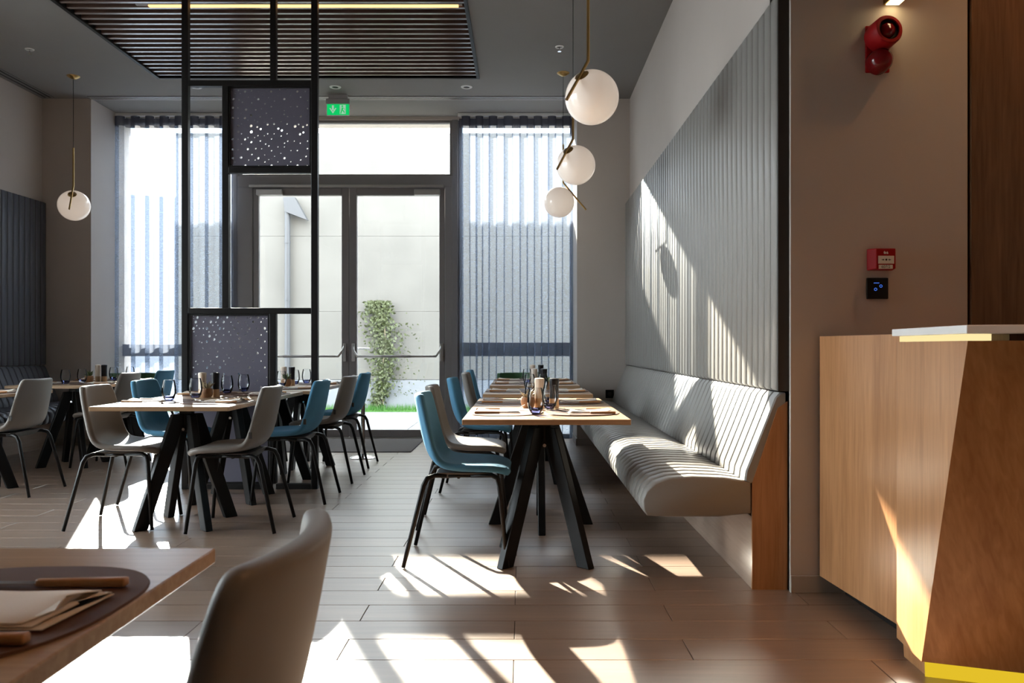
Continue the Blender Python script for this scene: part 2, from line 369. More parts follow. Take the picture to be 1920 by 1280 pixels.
def door_leaf(name, label, x0, x1, inner):
    t = struct(name, label, 'door')
    y0, y1 = YW-.015, YW+.05
    si, so = .085, .062                    # inner and outer stile widths
    l = so if inner == 'R' else si; r = si if inner == 'R' else so
    part('stile', MB().box(x0, x0+l, y0, y1, .015, 2.925), M['framegrey'], t, bevel=.005)
    part('stile', MB().box(x1-r, x1, y0, y1, .015, 2.925), M['framegrey'], t, bevel=.005)
    part('rail', MB().box(x0+l, x1-r, y0, y1, .015, .10), M['framegrey'], t, bevel=.005)
    part('rail', MB().box(x0+l, x1-r, y0, y1, 2.84, 2.925), M['framegrey'], t, bevel=.005)
    part('pane', MB().box(x0+l, x1-r, YW+.012, YW+.024, .10, 2.84), M['wall_glass'], t)
    zb = .96
    xa, xb = x0+l*.55, x1-r*.55
    bar = part('push_bar', MB().tube([(xa, y0-.02, zb+.13), (xa+.012, y0-.06, zb+.07), (xa+.06, y0-.09, zb), (xb-.06, y0-.09, zb), (xb-.012, y0-.06, zb+.07), (xb, y0-.02, zb+.13)], .013, 8), M['alu'], t, smooth=True)
    part('grip_sleeve', MB().tube([(xa+.34, y0-.09, zb), (xb-.34, y0-.09, zb)], .0145, 8), M['framegrey'], bar, smooth=True)
    for x in (xa, xb):
        part('latch_case', MB().box(x-.017, x+.017, y0-.03, y0, zb-.06, zb+.15), M['alu'], t, bevel=.004)
    cx = (x0+.05, x0+.35) if inner == 'R' else (x1-.35, x1-.05)
    part('door_closer', MB().box(cx[0], cx[1], y0-.06, y0, 2.835, 2.90), M['alu'], t, bevel=.005)
    return t
door_leaf('door_1', 'left glass leaf of the grey double door with push bar', -3.135, -2.018, 'R')
d2 = door_leaf('door_2', 'right glass leaf of the grey double door with push bar', -2.012, -.90, 'L')
part('outer_handle', MB().tube([(-1.935, YW+.05, 1.05), (-1.935, YW+.11, 1.05), (-1.80, YW+.11, 1.05)], .011, 8), M['alu'], d2, smooth=True)

# ---------------- exterior
pav = struct('pavement', 'pale paved strip outside the glass doors', 'pavement')
for i in range(9):
    for j in range(5):
        xa = -9.0+i*1.5; ya = YW+.12+j*.82
        part('paving_slab', MB().box(xa, xa+1.49, ya, ya+.81, -.12, -.02), M['paving'], pav)
part('bedding', MB().box(-40, 40, YW+.1, 60, -.3, -.06), M['paving'], pav)
part('street', MB().box(-40, XL-.3, -40, YW+.1, -.3, -.06), M['paving'], pav)
YR = 14.37; ZR = 4.84
rw = struct('retaining_wall', 'tall cast concrete retaining wall facing the glass doors', 'wall')
zr = [.49, 1.69, 3.02, ZR]
xr = [-6.1, -3.62, -1.2, 1.2, 3.6, 6.0]
for a in range(3):
    for b in range(len(xr)-1):
        part('concrete_panel', MB().box(xr[b]+.002, xr[b+1]-.002, YR+.012*a, YR+.4, zr[a]+.002, zr[a+1]-.002), M['concrete'], rw, bevel=.004)
part('core', MB().box(-6.08, 5.98, YR+.05, YR+.38, -.1, ZR-.03), M['concrete'], rw)
part('plinth_band', MB().box(-6.1, 6.0, YR-.03, YR+.3, -.1, .485), M['whitewall'], rw)
tag(part('far_building', MB().box(-26, -4.0, 24.0, 30, -.1, 5.1).add([(-26,24,5.1),(-4,24,5.1),(-4,30,5.1),(-26,30,5.1),(-26,24,6.4),(-26,30,6.4)], [(0,1,4),(3,5,2),(0,4,5,3),(1,2,5,4)]), M['whitewall'], None),
    'pale low building with sloping roof far behind the left curtain', 'building', kind='structure')
dp = thing('drain_pipe', 'grey drain pipe with block for shadow shapes, on the outside concrete wall', 'pipe', (-4.10, YR-.08, -.02))
part('pipe', MB().tube([(0,0,0), (0,0,3.70)], .05, 12), M['pipe'], dp, smooth=True, angle=40)
part('shadow_block', MB().hexa([(-.03,-.07,3.45),(.36,-.07,3.30),(.36,.06,3.30),(-.03,.06,3.45)], [(-.06,-.07,3.70),(.14,-.07,3.70),(.14,.06,3.70),(-.06,.06,3.70)]), M['pipe'], dp)  # slanted block: grey shadow shapes on the concrete, built as a dark solid
for z in (.9, 1.9, 2.9): part('bracket', MB().lathe([(.056,0),(.056,.04)], 12, (0,0,z)), M['pipe'], dp)
# lawn strip
g = MB(); rg = random.Random(3)
for i in range(5200):
    x = rg.uniform(-5.8, 3.0); y = rg.uniform(13.70, YR-.06); h = rg.uniform(.06, .14); a = rg.uniform(0, PI); wd = .006
    dx, dy = math.cos(a)*wd, math.sin(a)*wd; lx, ly = rg.uniform(-.03, .03), rg.uniform(-.03, .03)
    g.add([(x-dx,y-dy,-.03),(x+dx,y+dy,-.03),(x+lx,y+ly,-.03+h)], [(0,1,2)])
go = part('grass', g, M['grass'], None); tag(go, 'bright green grass strip at the foot of the outside wall', 'grass', kind='stuff')
tag(part('soil_bed', MB().box(-6.0, 3.2, 13.65, YR-.03, -.06, -.012), M['grass'], None), 'green planted bed under the grass outside', 'lawn', kind='structure')
# ivy
iv = thing('ivy', 'green ivy climbing the concrete wall outside the right door', 'plant', (-2.42, YR-.06, -.01))
lf = MB(); ri = random.Random(11)
def leaf_at(mb, c, s, rnd, normal=(0,-1,0)):
    n = (Vector(normal)+Vector((rnd.uniform(-.8,.8), rnd.uniform(-.3,.3), rnd.uniform(-.8,.8)))).normalized()
    a = n.cross(Vector((rnd.uniform(-1,1), .1, rnd.uniform(-1,1)))).normalized(); b = n.cross(a)
    c = Vector(c)
    mb.add([c-a*s, c-b*s*.55, c+a*s, c+b*s*.55], [(0,1,2),(0,2,3)])
for i in range(1700):
    z = 1.85*(1-ri.random()**1.5)+.02
    half = .16+.14*math.sin(min(1, (1.95-z)/1.0)*PI*.8) if z > .5 else .10+.12*(z/.5)
    cx = -.02+.10*math.sin(z*2.1)-.06*(1.9-z)
    leaf_at(lf, (cx+ri.gauss(0, .5)*half, ri.uniform(-.10, .02), z), ri.uniform(.022, .045), ri)
for i in range(160):
    z = ri.uniform(.2, 1.5)
    leaf_at(lf, (.15+abs(ri.gauss(0, .22)), ri.uniform(-.03, .02), z), ri.uniform(.012, .025), ri)
lo = part('foliage', lf, M['ivyleaf'], iv); lo['kind'] = 'stuff'
part('stem', MB().tube([(0,0,0),(-.05,-.02,.5),(.04,-.02,1.1),(0,-.02,1.8)], .012, 6), M['dryleaf'], iv)

# ---------------- curtains
def curtain(name, label, x0, x1, y, n, seed):
    rnd = random.Random(seed)
    t = thing(name, label, 'curtain', ((x0+x1)/2, y, 0))
    p = (x1-x0)/n; N = 22*n
    ph = [rnd.uniform(-.12, .12) for _ in range(n+2)]
    def pt(s, z):
        tau = s*n; k = int(min(tau, n-1e-6)); fr = tau-k
        ampz = .85+.15*(1-z/3.7)
        jit = (ph[k]*(1-fr)+ph[k+1]*fr)
        x = p*tau + .025*math.sin(4*PI*tau) + p*jit*(.6+.4*(1-z/3.7)) 
        yy = .068*ampz*math.cos(2*PI*tau)
        return (x-(x1-x0)/2, yy, z)
    zs = [.02, .5, 1.2, 2.0, 2.8, 3.3, 3.605]
    fab = MB().loft([[pt(i/N, z) for i in range(N+1)] for z in zs], caps=False, closed=False)
    part('sheer_fabric', fab, M['curtain'], t, smooth=True)
    part('header_tape', MB().loft([[pt(i/N, z) for i in range(N+1)] for z in (3.605, 3.66, 3.715)], caps=False, closed=False), M['tape'], t, smooth=True)
    tr = part('track', MB().box(-(x1-x0)/2, (x1-x0)/2, -.018, .018, 3.725, 3.757), M['spotwhite'], t)
    for i in range(2*n):
        part('glider', MB().box(-(x1-x0)/2+(i+.5)*p/2-.006, -(x1-x0)/2+(i+.5)*p/2+.006, -.006, .006, 3.70, 3.735), M['spotwhite'], tr)
    return t
curtain('sheer_curtain', 'blue-grey sheer curtain hanging beside the left pillar', -4.70, -3.335, 9.40, 8, 1)
curtain('sheer_curtain', 'blue-grey sheer curtain hanging between the glass door and the right pillar', -.735, .60, 9.40, 8, 2)

# ---------------- slatted ceiling
sc = thing('slatted_ceiling_panel', 'recessed ceiling panel of dark wooden slats in a black frame', 'ceiling panel', (0, 0, H))
for (a, b, c, d) in ((SX0, SX0+.03, SY0, SY1), (SX1-.03, SX1, SY0, SY1), (SX0+.03, SX1-.03, SY1-.03, SY1), (SX0+.03, SX1-.03, SY0, SY0+.03)):
    part('frame_bar', MB().box(a, b, c, d, -.015, .14), M['black'], sc)
sl_me = bmesh_bevel(MB().box(SX0+.03, SX1-.03, -.016, .016, 0, .11), .002, 1).mesh('slat'); sl_me.materials.append(M['slat'])
ys = SY1-.075
LEDY = None
while ys > SY0+.05:
    link('slat', sl_me, None, sc, (0, ys, 0))
    ys -= .1065
led = thing('linear_light', 'warm glowing linear light between the ceiling slats', 'light', (0, 6.46, H))
part('housing', MB().box(-3.05, -.47, -.018, .018, .012, .05), M['alu'], led)
part('diffuser', MB().box(-2.95, -.50, -.016, .016, 0, .012), M['warmled'], led)

# ceiling bits
for i, (x, lab) in enumerate(((-3.37, 'left'), (-1.93, 'middle'), (-.57, 'right'))):
    t = thing('recessed_spotlight', 'round white rimmed recessed ceiling spotlight, %s of the three before the windows' % lab, 'spotlight', (x, 8.45, H), group='recessed spotlights before the windows')
    part('rim', MB().lathe([(.032,0),(.034,-.006),(.056,-.006),(.060,0)], 24), M['spotwhite'], t, smooth=True, angle=40)
    part('baffle', MB().lathe([(.0,-.001),(.0335,-.001),(.0335,-.003),(.0,-.003)], 24), M['black'], t)
for x, y, lab in ((.34, 7.32, 'beside the pendant cords'), (-4.45, 7.38, 'in front of the left pendant')):
    t = thing('sprinkler', 'small white ceiling sprinkler head %s' % lab, 'sprinkler', (x, y, H), group='ceiling sprinklers')
    part('escutcheon', MB().lathe([(.022,0),(.024,-.006),(.036,-.006),(.040,0)], 20), M['spotwhite'], t, smooth=True, angle=40)
    part('head', MB().lathe([(.006,0),(.006,-.030),(.004,-.034),(.018,-.040),(.018,-.043),(.0,-.043)], 12), M['chrome'], t)
def vent(name, label, x0, x1, y0, y1, along):
    t = thing(name, label, 'vent', ((x0+x1)/2, (y0+y1)/2, H))
    hx, hy = (x1-x0)/2, (y1-y0)/2
    part('backing', MB().box(-hx, hx, -hy, hy, -.003, -.0005), M['black'], t)
    n = 3
    for i in range(n):
        f = -1+2*(i/(n-1))
        if along == 'x': b = MB().box(-hx, hx, f*(hy-.008)-.008, f*(hy-.008)+.008, -.010, -.003)
        else: b = MB().box(f*(hx-.008)-.008, f*(hx-.008)+.008, -hy, hy, -.010, -.003)
        part('blade', b, M['alu'] if along == 'x' else M['ceil'], t)
    return t
vent('slot_diffuser', 'long slot air diffuser in the ceiling along the windows', -4.66, .47, 8.76, 8.86, 'x')
vent('slot_diffuser', 'dark slot air diffuser in the ceiling along the left wall', -5.16, -5.04, 5.5, 8.80, 'y')

# exit sign
ex = thing('exit_sign', 'green illuminated exit sign hanging from the ceiling', 'sign', (-1.96, 8.72, H))
part('housing', MB().box(-.125, .125, -.03, .03, -.10, -.045), M['housing'], ex, bevel=.004)
part('bracket', MB().box(-.10, .10, -.02, .02, -.045, 0), M['housing'], ex)
pl = part('panel', MB().box(-.118, .118, -.005, .005, -.215, -.10), M['greenlit'], ex)
part('border', MB().box(-.122,.122,-.004,.004,-.222,-.215).box(-.122,-.118,-.004,.004,-.215,-.10).box(.118,.122,-.004,.004,-.215,-.10), M['spotwhite'], ex)
ay = -.0062
part('arrow', MB().add([(-.066,ay,-.112),(-.044,ay,-.112),(-.044,ay,-.165),(-.066,ay,-.165)], [(0,1,2,3)]).add([(-.094,ay,-.142),(-.082,ay,-.138),(-.055,ay,-.178),(-.055,ay,-.200)], [(0,1,2,3)]).add([(-.016,ay,-.142),(-.028,ay,-.138),(-.055,ay,-.178),(-.055,ay,-.200)], [(0,1,2,3)]), M['signpale'], pl)
part('doorway', MB().add([(.018,ay,-.107),(.082,ay,-.107),(.082,ay,-.205),(.018,ay,-.205)], [(0,1,2,3)]), M['signpale'], pl)
ay2 = -.0072
mn = MB()
mn.add([(.046+.010*math.cos(k*PI/5), ay2, -.122+.010*math.sin(k*PI/5)) for k in range(10)], [tuple(range(10))])
mn.add([(.040,ay2,-.134),(.058,ay2,-.138),(.050,ay2,-.165),(.036,ay2,-.162)], [(0,1,2,3)])
mn.add([(.036,ay2,-.158),(.048,ay2,-.162),(.034,ay2,-.202),(.024,ay2,-.200)], [(0,1,2,3)])
mn.add([(.040,ay2,-.160),(.050,ay2,-.158),(.070,ay2,-.182),(.066,ay2,-.200),(.058,ay2,-.182)], [(0,1,2,3,4)])
mn.add([(.054,ay2,-.138),(.058,ay2,-.142),(.076,ay2,-.152),(.072,ay2,-.158)], [(0,1,3,2)])
part('running_figure', mn, M['greenlit'], pl)

# ---------------- banquettes and channel panels
def chan_vert_mesh(h, wdt, dep):
    prof = [(0, .0), (0, dep*.80), (.003, dep*.93), (.010, dep), (wdt-.010, dep), (wdt-.003, dep*.93), (wdt, dep*.80), (wdt, 0)]
    rings = []
    for z, k in ((0, .78), (.012, 1), (h-.012, 1), (h, .78)):
        rings.append([(-d*k, y, z) for y, d in prof])
    return MB().loft(rings)
def seat_profile(ins=0):
    # x measured from the wall side (0) to the nose (negative), z above the floor
    P = [(-.16,.335),(-.16,.475),(-.28,.492),(-.42,.497),(-.52,.490),(-.585,.470),(-.625,.435),(-.64,.39),(-.636,.345),(-.62,.325),(-.5,.320),(-.3,.320)]
    if not ins: return P
    cx = sum(p[0] for p in P)/len(P); cz = sum(p[1] for p in P)/len(P)
    return [(x+(ins if x < cx else -ins)*min(1, abs(x-cx)/.15), z+(ins if z < cz else -ins)) for x, z in P]
def back_profile(ins=0):
    P = [(-.165,.47),(-.19,.48),(-.185,.52),(-.055,.845),(-.035,.868),(-.01,.868),(-.01,.80),(-.10,.47)]
    if not ins: return P
    return [(x+(ins if i in (1,2,3,4) else 0), z-(ins if i in (4,5) else 0)) for i, (x, z) in enumerate(P)]
def ext_mesh(fun, wdt, mirror):
    s = -1 if mirror else 1
    g_ = .007
    rings = [[(s*x, y, z) for x, z in fun(i_)] for y, i_ in ((0, g_), (.007, 0), (wdt-.007, 0), (wdt, g_))]
    return MB().loft(rings)
def banquette(xw, ya, n, mirror, lab_panel, lab_bench, yend, vin='vinyl'):
    s = -1 if mirror else 1
    wd = PITCH-.0105
    pn = thing('channel_panel', lab_panel, 'wall panel', (xw, ya, 0))
    hgt = 2.63-.875
    me = chan_vert_mesh(hgt, wd, .052)
    if mirror: me.v = [(-x, y, z) for x, y, z in me.v]
    me = me.mesh('channel', True, 50); me.materials.append(M[vin])
    part('backing', MB().box(*sorted((0, -s*.046)), .004, yend-ya-.004, .88, 2.624), M['vinyldark'], pn)
    part('end_strip', MB().box(*sorted((0, -s*.048)), -.018, -.002, .875, 2.63), M['vinyldark'], pn)
    b = thing('banquette', lab_bench, 'bench', (xw, ya, 0))
    ms = ext_mesh(seat_profile, wd, mirror).mesh('seat_channel', True, 55); ms.materials.append(M[vin])
    mb_ = ext_mesh(back_profile, wd, mirror).mesh('back_channel', True, 40); mb_.materials.append(M[vin])
    for i in range(n):
        y = i*PITCH
        link('channel', me, None, pn, (0, y, .875))
        link('seat_channel', ms, None, b, (0, y, 0))
        link('back_channel', mb_, None, b, (0, y, 0))
    part('plinth', MB().box(*sorted((-s*.02, -s*.155)), .012, yend-ya, .0, .318), M['plinth'], b)
    part('end_panel', MB().add([(-s*x, y, z) for y in (-.004, .010) for x, z in ((.002,0),(.158,0),(.158,.47),(.045,.80),(.002,.83))],
         [(0,1,2,3,4),(9,8,7,6,5),(0,5,6,1),(1,6,7,2),(2,7,8,3),(3,8,9,4),(4,9,5,0)]), M['oakv'], b)
    core = MB().box(*sorted((-s*.02, -s*.14)), .012, yend-ya, .318, .47)
    for fun in (seat_profile, back_profile):
        core.loft([[((-1 if mirror else 1)*x, y, z) for x, z in fun(.006)] for y in (.006, n*PITCH-.018)])
    part('carcass', core, M['vinyldark'], b)
    return pn, b
NB = 55
banquette(XR, Y0, NB, False, 'tall grey upholstered wall panel of vertical channels on the right wall', 'long grey channelled banquette bench along the right wall', YP-.005)
NL = 28
banquette(XL, YP-.005-NL*PITCH, NL, True, 'dark upholstered wall panel of vertical channels on the left wall', 'dark channelled banquette bench along the left wall', YP-.005, 'vinylleft')

# ---------------- screen divider
K = 6.13/1530
def sx(x): return (x-978)*K
def sz(y): return CAM_H-(y-650)*K
scn = thing('room_divider', 'black steel floor-to-ceiling divider screen with two perforated panels', 'screen', (0, 6.13, 0))
for (xa, xb, za, zb) in ((340,352,None,918),(583,595,None,918),(506,517,None,150),(352,583,150,161),(416,428,161,577),(428,583,313,324),(352,583,577,588),(505,517,588,907),(352,505,907,918),(517,583,907,918)):
    z1 = H-.005 if za is None else sz(za); z0 = max(0, sz(zb))
    part('frame_bar', MB().box(sx(xa), sx(xb), 0, .05, z0, z1), M['blackmetal'], scn, bevel=.003)
UP = [(92,140,8),(180,127,13),(268,142,19),(355,132,13),(443,142,7),(555,126,8),(618,142,19),(732,116,12),(836,117,7),(967,141,19),(1075,140,12),(136,166,8),(207,169,8),(508,177,8),(706,193,8),(880,193,8),(313,217,7),(400,217,7),(583,224,7),(1012,217,12),(111,244,19),(188,255,12),(445,244,19),(793,242,19),(1103,262,11),(234,284,12),(358,294,12),(662,270,8),(537,306,12),(105,359,19),(174,359,12),(282,383,19),(412,387,12),(489,372,8),(620,345,12),(881,346,8),(967,344,12),(1103,369,12),(218,436,8),(708,397,8),(794,397,8),(554,432,12),(350,462,19),(793,447,12),(838,472,12),(925,472,7),(1014,471,19),(1104,470,6),(106,495,19),(175,497,12),(265,495,19),(470,478,12),(622,500,11),(307,525,6),(393,525,7),(438,547,12),(526,549,9),(750,543,11),(568,578,19),(656,575,16),(829,573,15),(220,575,9),(178,599,19),(348,600,23),(430,615,16),(475,642,17),(937,607,23),(985,580,14),(1042,613,17),(1095,588,16),(712,635,17),(758,661,17),(97,642,22),(178,679,19),(350,680,22),(220,706,11),(438,731,13),(569,706,13),(656,706,11),(830,705,11),(1046,688,15),(1002,712,21),(526,731,9),(750,735,14),(308,757,10),(395,756,10),(105,780,19),(176,781,13),(266,780,19),(350,817,20),(470,802,14),(621,775,13),(838,804,13),(925,804,11),(1103,802,12),(220,842,10),(542,843,13),(795,831,13),(1006,832,12),(585,867,14),(708,881,11),(794,881,11),(105,917,19),(176,918,13),(303,911,20),(410,904,14),(490,907,10),(621,932,13),(881,931,10),(967,930,13),(1102,904,14),(746,968,9),(358,982,14),(531,989,9),(664,1007,9),(215,1024,20),(445,1032,20),(794,1031,20),(1083,1008,15),(108,1032,19),(316,1057,11),(402,1057,11),(585,1052,10),(1011,1055,14),(137,1084,7),(532,1082,13),(707,1082,10),(879,1080,12),(108,1132,12),(270,1131,20),(446,1133,10),(620,1131,20),(836,1129,11),(967,1130,20),(1097,1134,13)]
LOW = [(100,155,10),(165,179,25),(358,155,11),(447,156,9),(513,181,25),(678,179,22),(825,180,22),(893,155,9),(1083,181,21),(1150,156,8),(1208,181,21),(1388,165,10),(101,200,10),(297,200,11),(582,200,11),(777,200,11),(1030,200,9),(1290,200,11),(1354,199,11),(136,256,26),(265,257,16),(395,256,25),(483,257,15),(616,256,24),(743,257,16),(873,258,24),(997,259,14),(1128,258,24),(1258,256,17),(1386,255,24),(151,320,15),(426,314,13),(517,313,14),(775,313,15),(1030,313,12),(1399,320,14),(97,368,25),(200,368,15),(266,368,16),(330,369,24),(551,369,24),(615,369,16),(805,369,23),(933,369,14),(1062,369,23),(1194,369,14),(1323,367,25),(103,424,15),(363,424,15),(452,424,14),(711,425,15),(1029,425,13),(1355,424,15),(141,492,11),(266,480,16),(373,499,25),(484,481,14),(616,480,13),(743,480,16),(860,460,25),(997,482,14),(1128,482,9),(1258,480,16),(1386,511,24),(455,557,24),(889,538,25),(1208,550,20),(70,592,16),(200,594,12),(240,613,12),(331,592,25),(552,593,24),(679,593,12),(804,594,12),(936,594,11),(1063,593,23),(1324,592,17),(1160,652,10),(902,683,25),(135,707,9),(266,704,16),(393,709,9),(483,709,14),(613,709,9),(744,704,16),(807,709,10),(996,708,13),(1129,708,9),(1259,704,17),(1387,704,12),(92,821,9),(192,820,17),(265,820,10),(357,795,21),(518,765,12),(503,845,26),(678,820,11),(935,818,21),(1063,821,10),(1195,795,25),(1323,816,13),(711,876,11),(776,876,11),(1031,876,11),(137,929,16),(265,929,12),(393,929,13),(616,929,15),(873,929,15),(1129,929,14),(1259,929,13),(1387,929,16),(168,984,12),(396,985,13),(451,987,9),(649,985,12),(1398,985,12),(96,1040,16),(331,1041,25),(552,1040,25),(804,1045,12),(1064,1040,24),(1128,1046,9),(1324,1040,17),(452,1101,9),(969,1100,11),(1225,1101,10),(138,1152,17),(394,1153,15),(616,1152,17),(874,1151,17),(1128,1158,12),(1388,1152,17),(104,1208,12),(1355,1210,12)]
LOW += [(615,1265,10),(330,1265,9),(1190,1265,16),(1160,1325,10),(1258,1375,16),(240,1590,11),(500,1520,8),(680,1560,11),(330,1700,22),(551,1700,22),(435,1755,10),(480,1745,14),(1064,1700,22),(1290,1400,13),(1250,1480,13),(1000,1540,10),(1150,1600,10),(680,1640,10),(290,1820,10),(120,1900,12),(820,1860,11),(900,1950,16),(270,2490,20),(520,2500,20),(860,2430,16),(90,2540,12),(84,2700,14),(700,2300,10),(1100,2210,12),(380,2260,10),(1240,2420,12),(1320,2040,14),(160,2120,11),(560,2080,12),(980,2660,12),(1290,2740,12),(420,2760,10)]
def perforated(name, x0, x1, z0, z1, holes, parent):
    cu = bpy.data.curves.new(name, 'CURVE'); cu.dimensions = '2D'; cu.fill_mode = 'BOTH'; cu.extrude = .006
    def poly(pts):
        sp = cu.splines.new('POLY'); sp.points.add(len(pts)-1); sp.use_cyclic_u = True
        for q, (a, b) in zip(sp.points, pts): q.co = (a, b, 0, 1)
    poly([(x0,z0),(x1,z0),(x1,z1),(x0,z1)])
    for (hx, hz, r) in holes:
        if x0+r+.002 < hx < x1-r-.002 and z0+r+.002 < hz < z1-r-.002:
            n = 14 if r > .007 else 10
            poly([(hx+r*math.cos(2*PI*k/n), hz+r*math.sin(2*PI*k/n)) for k in range(n)])
    tmp = bpy.data.objects.new('tmp', cu); COL.objects.link(tmp)
    dg = bpy.context.evaluated_depsgraph_get()
    me = bpy.data.meshes.new_from_object(tmp.evaluated_get(dg)); me.name = name
    bpy.data.objects.remove(tmp); bpy.data.curves.remove(cu)
    me.materials.clear(); me.materials.append(M['perf'])
    me.polygons.foreach_set('use_smooth', [False]*len(me.polygons))
    return link(name, me, None, parent, (0, .025, 0), (PI/2, 0, 0))
def rim(x0, x1, z0, z1, tdk, parent):
    for (a, b, c, d) in ((x0, x0+tdk, z0, z1), (x1-tdk, x1, z0, z1), (x0+tdk, x1-tdk, z0, z0+tdk), (x0+tdk, x1-tdk, z1-tdk, z1)):
        part('panel_rim', MB().box(a, b, .006, .044, c, d), M['black'], parent)
pu = perforated('perforated_panel', sx(430.5), sx(579), sz(312), sz(163.5), [(sx(420+x/7.111), sz(150+y/7.111), r/7.111*K*.86) for x, y, r in UP], scn)
rim(sx(428), sx(583), sz(313), sz(161), .012, scn)
pl_ = perforated('perforated_panel', sx(356.5), sx(504), sz(906), sz(590), [(sx(350+x/9.141), sz(575+y/9.141), r/9.141*K*.92) for x, y, r in LOW], scn)
rim(sx(352), sx(505), sz(907), sz(588), .014, scn)

# ---------------- chairs
def chair_meshes(kind):
    fab = M[kind]; pipe = M[kind+'pipe']
    prof = [(.028,.838),(.033,.818),(.045,.75),(.060,.67),(.080,.59),(.103,.535),(.135,.498),(.180,.477),(.24,.468),(.31,.466),(.38,.469),(.44,.469),(.482,.461),(.503,.448)]
    wid = [.166,.188,.203,.211,.219,.223,.225,.226,.227,.227,.224,.215,.196,.162]
    cur = [.040,.043,.048,.052,.051,.044,.032,.018,.007,0,0,0,0,0]
    dish = [.002,.002,.0,0,0,.004,.010,.016,.018,.016,.012,.006,0,-.004]
    NV = 10
    bm = bmesh.new(); grid = []
    for (x, z), w_, c, d in zip(prof, wid, cur, dish):
        row = []
        for j in range(NV+1):
            v = -1+2*j/NV; v = math.copysign(abs(v)**.85, v)
            row.append(bm.verts.new((x-.25+c*v*v, v*w_, z+d*v*v)))
        grid.append(row)
    for i in range(len(grid)-1):
        for j in range(NV):
            bm.faces.new((grid[i][j], grid[i+1][j], grid[i+1][j+1], grid[i][j+1]))
    bmesh.ops.recalc_face_normals(bm, faces=bm.faces)
    me = bpy.data.meshes.new('tmp'); bm.to_mesh(me)
    paths = [[Vector(grid[i][j].co) for i in range(len(grid))] for j in (1, NV-1)]
    bm.free()
    o = bpy.data.objects.new('tmp', me); COL.objects.link(o)
    s = o.modifiers.new('s', 'SOLIDIFY'); s.thickness = .036; s.offset = 0; s.use_even_offset = True
    q = o.modifiers.new('q', 'SUBSURF'); q.levels = 2; q.render_levels = 2
    dg = bpy.context.evaluated_depsgraph_get()
    shell = bpy.data.meshes.new_from_object(o.evaluated_get(dg)); shell.name = 'seat_shell_'+kind
    bpy.data.objects.remove(o); bpy.data.meshes.remove(me)
    shell.materials.clear(); shell.materials.append(fab); shell.polygons.foreach_set('use_smooth', [True]*len(shell.polygons))
    res = [('seat_shell', shell)]
    # welt seams follow the two side edges of the shell on the sitting side
    for P in paths:
        Q = []
        for i, p in enumerate(P):
            t = (P[min(i+1, len(P)-1)]-P[max(i-1, 0)]); n = Vector((-t.z, 0, t.x)).normalized()
            if n.x < 0 and n.z < 0: n = -n
            Q.append(p+n*.0165)
        m_ = MB().tube(Q[1:-1], .0028, 6).mesh('piping', True); m_.materials.append(pipe); res.append(('piping', m_))
    m_ = bmesh_bevel(MB().hexa([(-.09,-.13,.418),(.14,-.12,.428),(.14,.12,.428),(-.09,.13,.418)], [(-.11,-.18,.455),(.17,-.18,.452),(.17,.18,.452),(-.11,.18,.455)]), .006).mesh('seat_pan'); m_.materials.append(M['pan']); res.append(('seat_pan', m_))
    for sy in (-1, 1):
        rear = [(-.06, sy*.155, .437), (-.115, sy*.172, .440), (-.150, sy*.186, .428), (-.168, sy*.192, .395), (-.262, sy*.228, .004)]
        front = [(.06, sy*.155, .437), (.165, sy*.170, .440), (.192, sy*.178, .428), (.201, sy*.184, .395), (.242, sy*.226, .004)]
        for path in (rear, front):
            m_ = MB().tube(path, [.011,.012,.012,.0125,.0105], 8).mesh('leg', True); m_.materials.append(M['blackmetal']); res.append(('leg', m_))
    m_ = MB().tube([(-.05,-.155,.437), (.06,-.155,.437)], .010, 6).tube([(-.05,.155,.437), (.06,.155,.437)], .010, 6).tube([(0,-.155,.430),(0,.155,.430)], .010, 6).mesh('under_frame', True); m_.materials.append(M['blackmetal']); res.append(('under_frame', m_))
    m_ = bmesh_bevel(MB().box(-.133, -.115, .2190, .2285, .545, .582), .001, 1).mesh('fabric_tag'); m_.materials.append(M['pan']); res.append(('fabric_tag', m_))
    return res
CH = {k: chair_meshes(k) for k in ('blue', 'grey')}
def chair(kind, x, y, rz, label, group):
    t = thing('dining_chair', label, 'chair', (x, y, 0), rz, group)
    for n, me in CH[kind]: link(n, me, None, t)
    return t
gT, gA, gC = 'chairs facing the grey banquette', 'chairs around the tables by the screen', 'chairs facing the left banquette'
chair('blue', -.31, 4.17, 0, 'blue fabric chair nearest the viewer in the row facing the grey banquette', gT)
chair('grey', -.35, 4.97, .02, 'grey leather chair second in the row facing the grey banquette', gT)
chair('blue', -.33, 6.17, -.02, 'blue fabric chair in the middle of the row facing the grey banquette', gT)
chair('grey', -.31, 7.40, 0, 'grey leather chair fourth in the row facing the grey banquette', gT)
chair('blue', -.32, 8.18, .02, 'blue fabric chair farthest back facing the grey banquette, by the curtain', gT)
chair('grey', -1.68, 4.88, PI+.03, 'grey chair seen from behind at the right of the front table before the screen', gA)
chair('blue', -1.59, 5.74, PI, 'blue chair with its back to the aisle beside the screen post', gA)
chair('grey', -1.575, 6.58, PI-.02, 'grey chair just behind the screen, between two blue chairs', gA)
chair('blue', -1.60, 7.36, PI, 'blue chair behind the screen nearest the glass door', gA)
chair('grey', -2.40, 4.96, .04, 'grey chair with a sunlit seat at the left of the front table before the screen', gA)
chair('blue', -2.47, 5.74, 0, 'blue chair at the left of the table touching the screen', gA)
chair('grey', -2.45, 6.60, 0, 'grey chair hidden behind the perforated panel', gA)
chair('blue', -2.43, 7.38, 0, 'blue chair behind the screen on the left side of the last table', gA)
chair('grey', -3.745, 6.0, PI, 'grey chair at the left edge of the picture turned to the left banquette', gC)
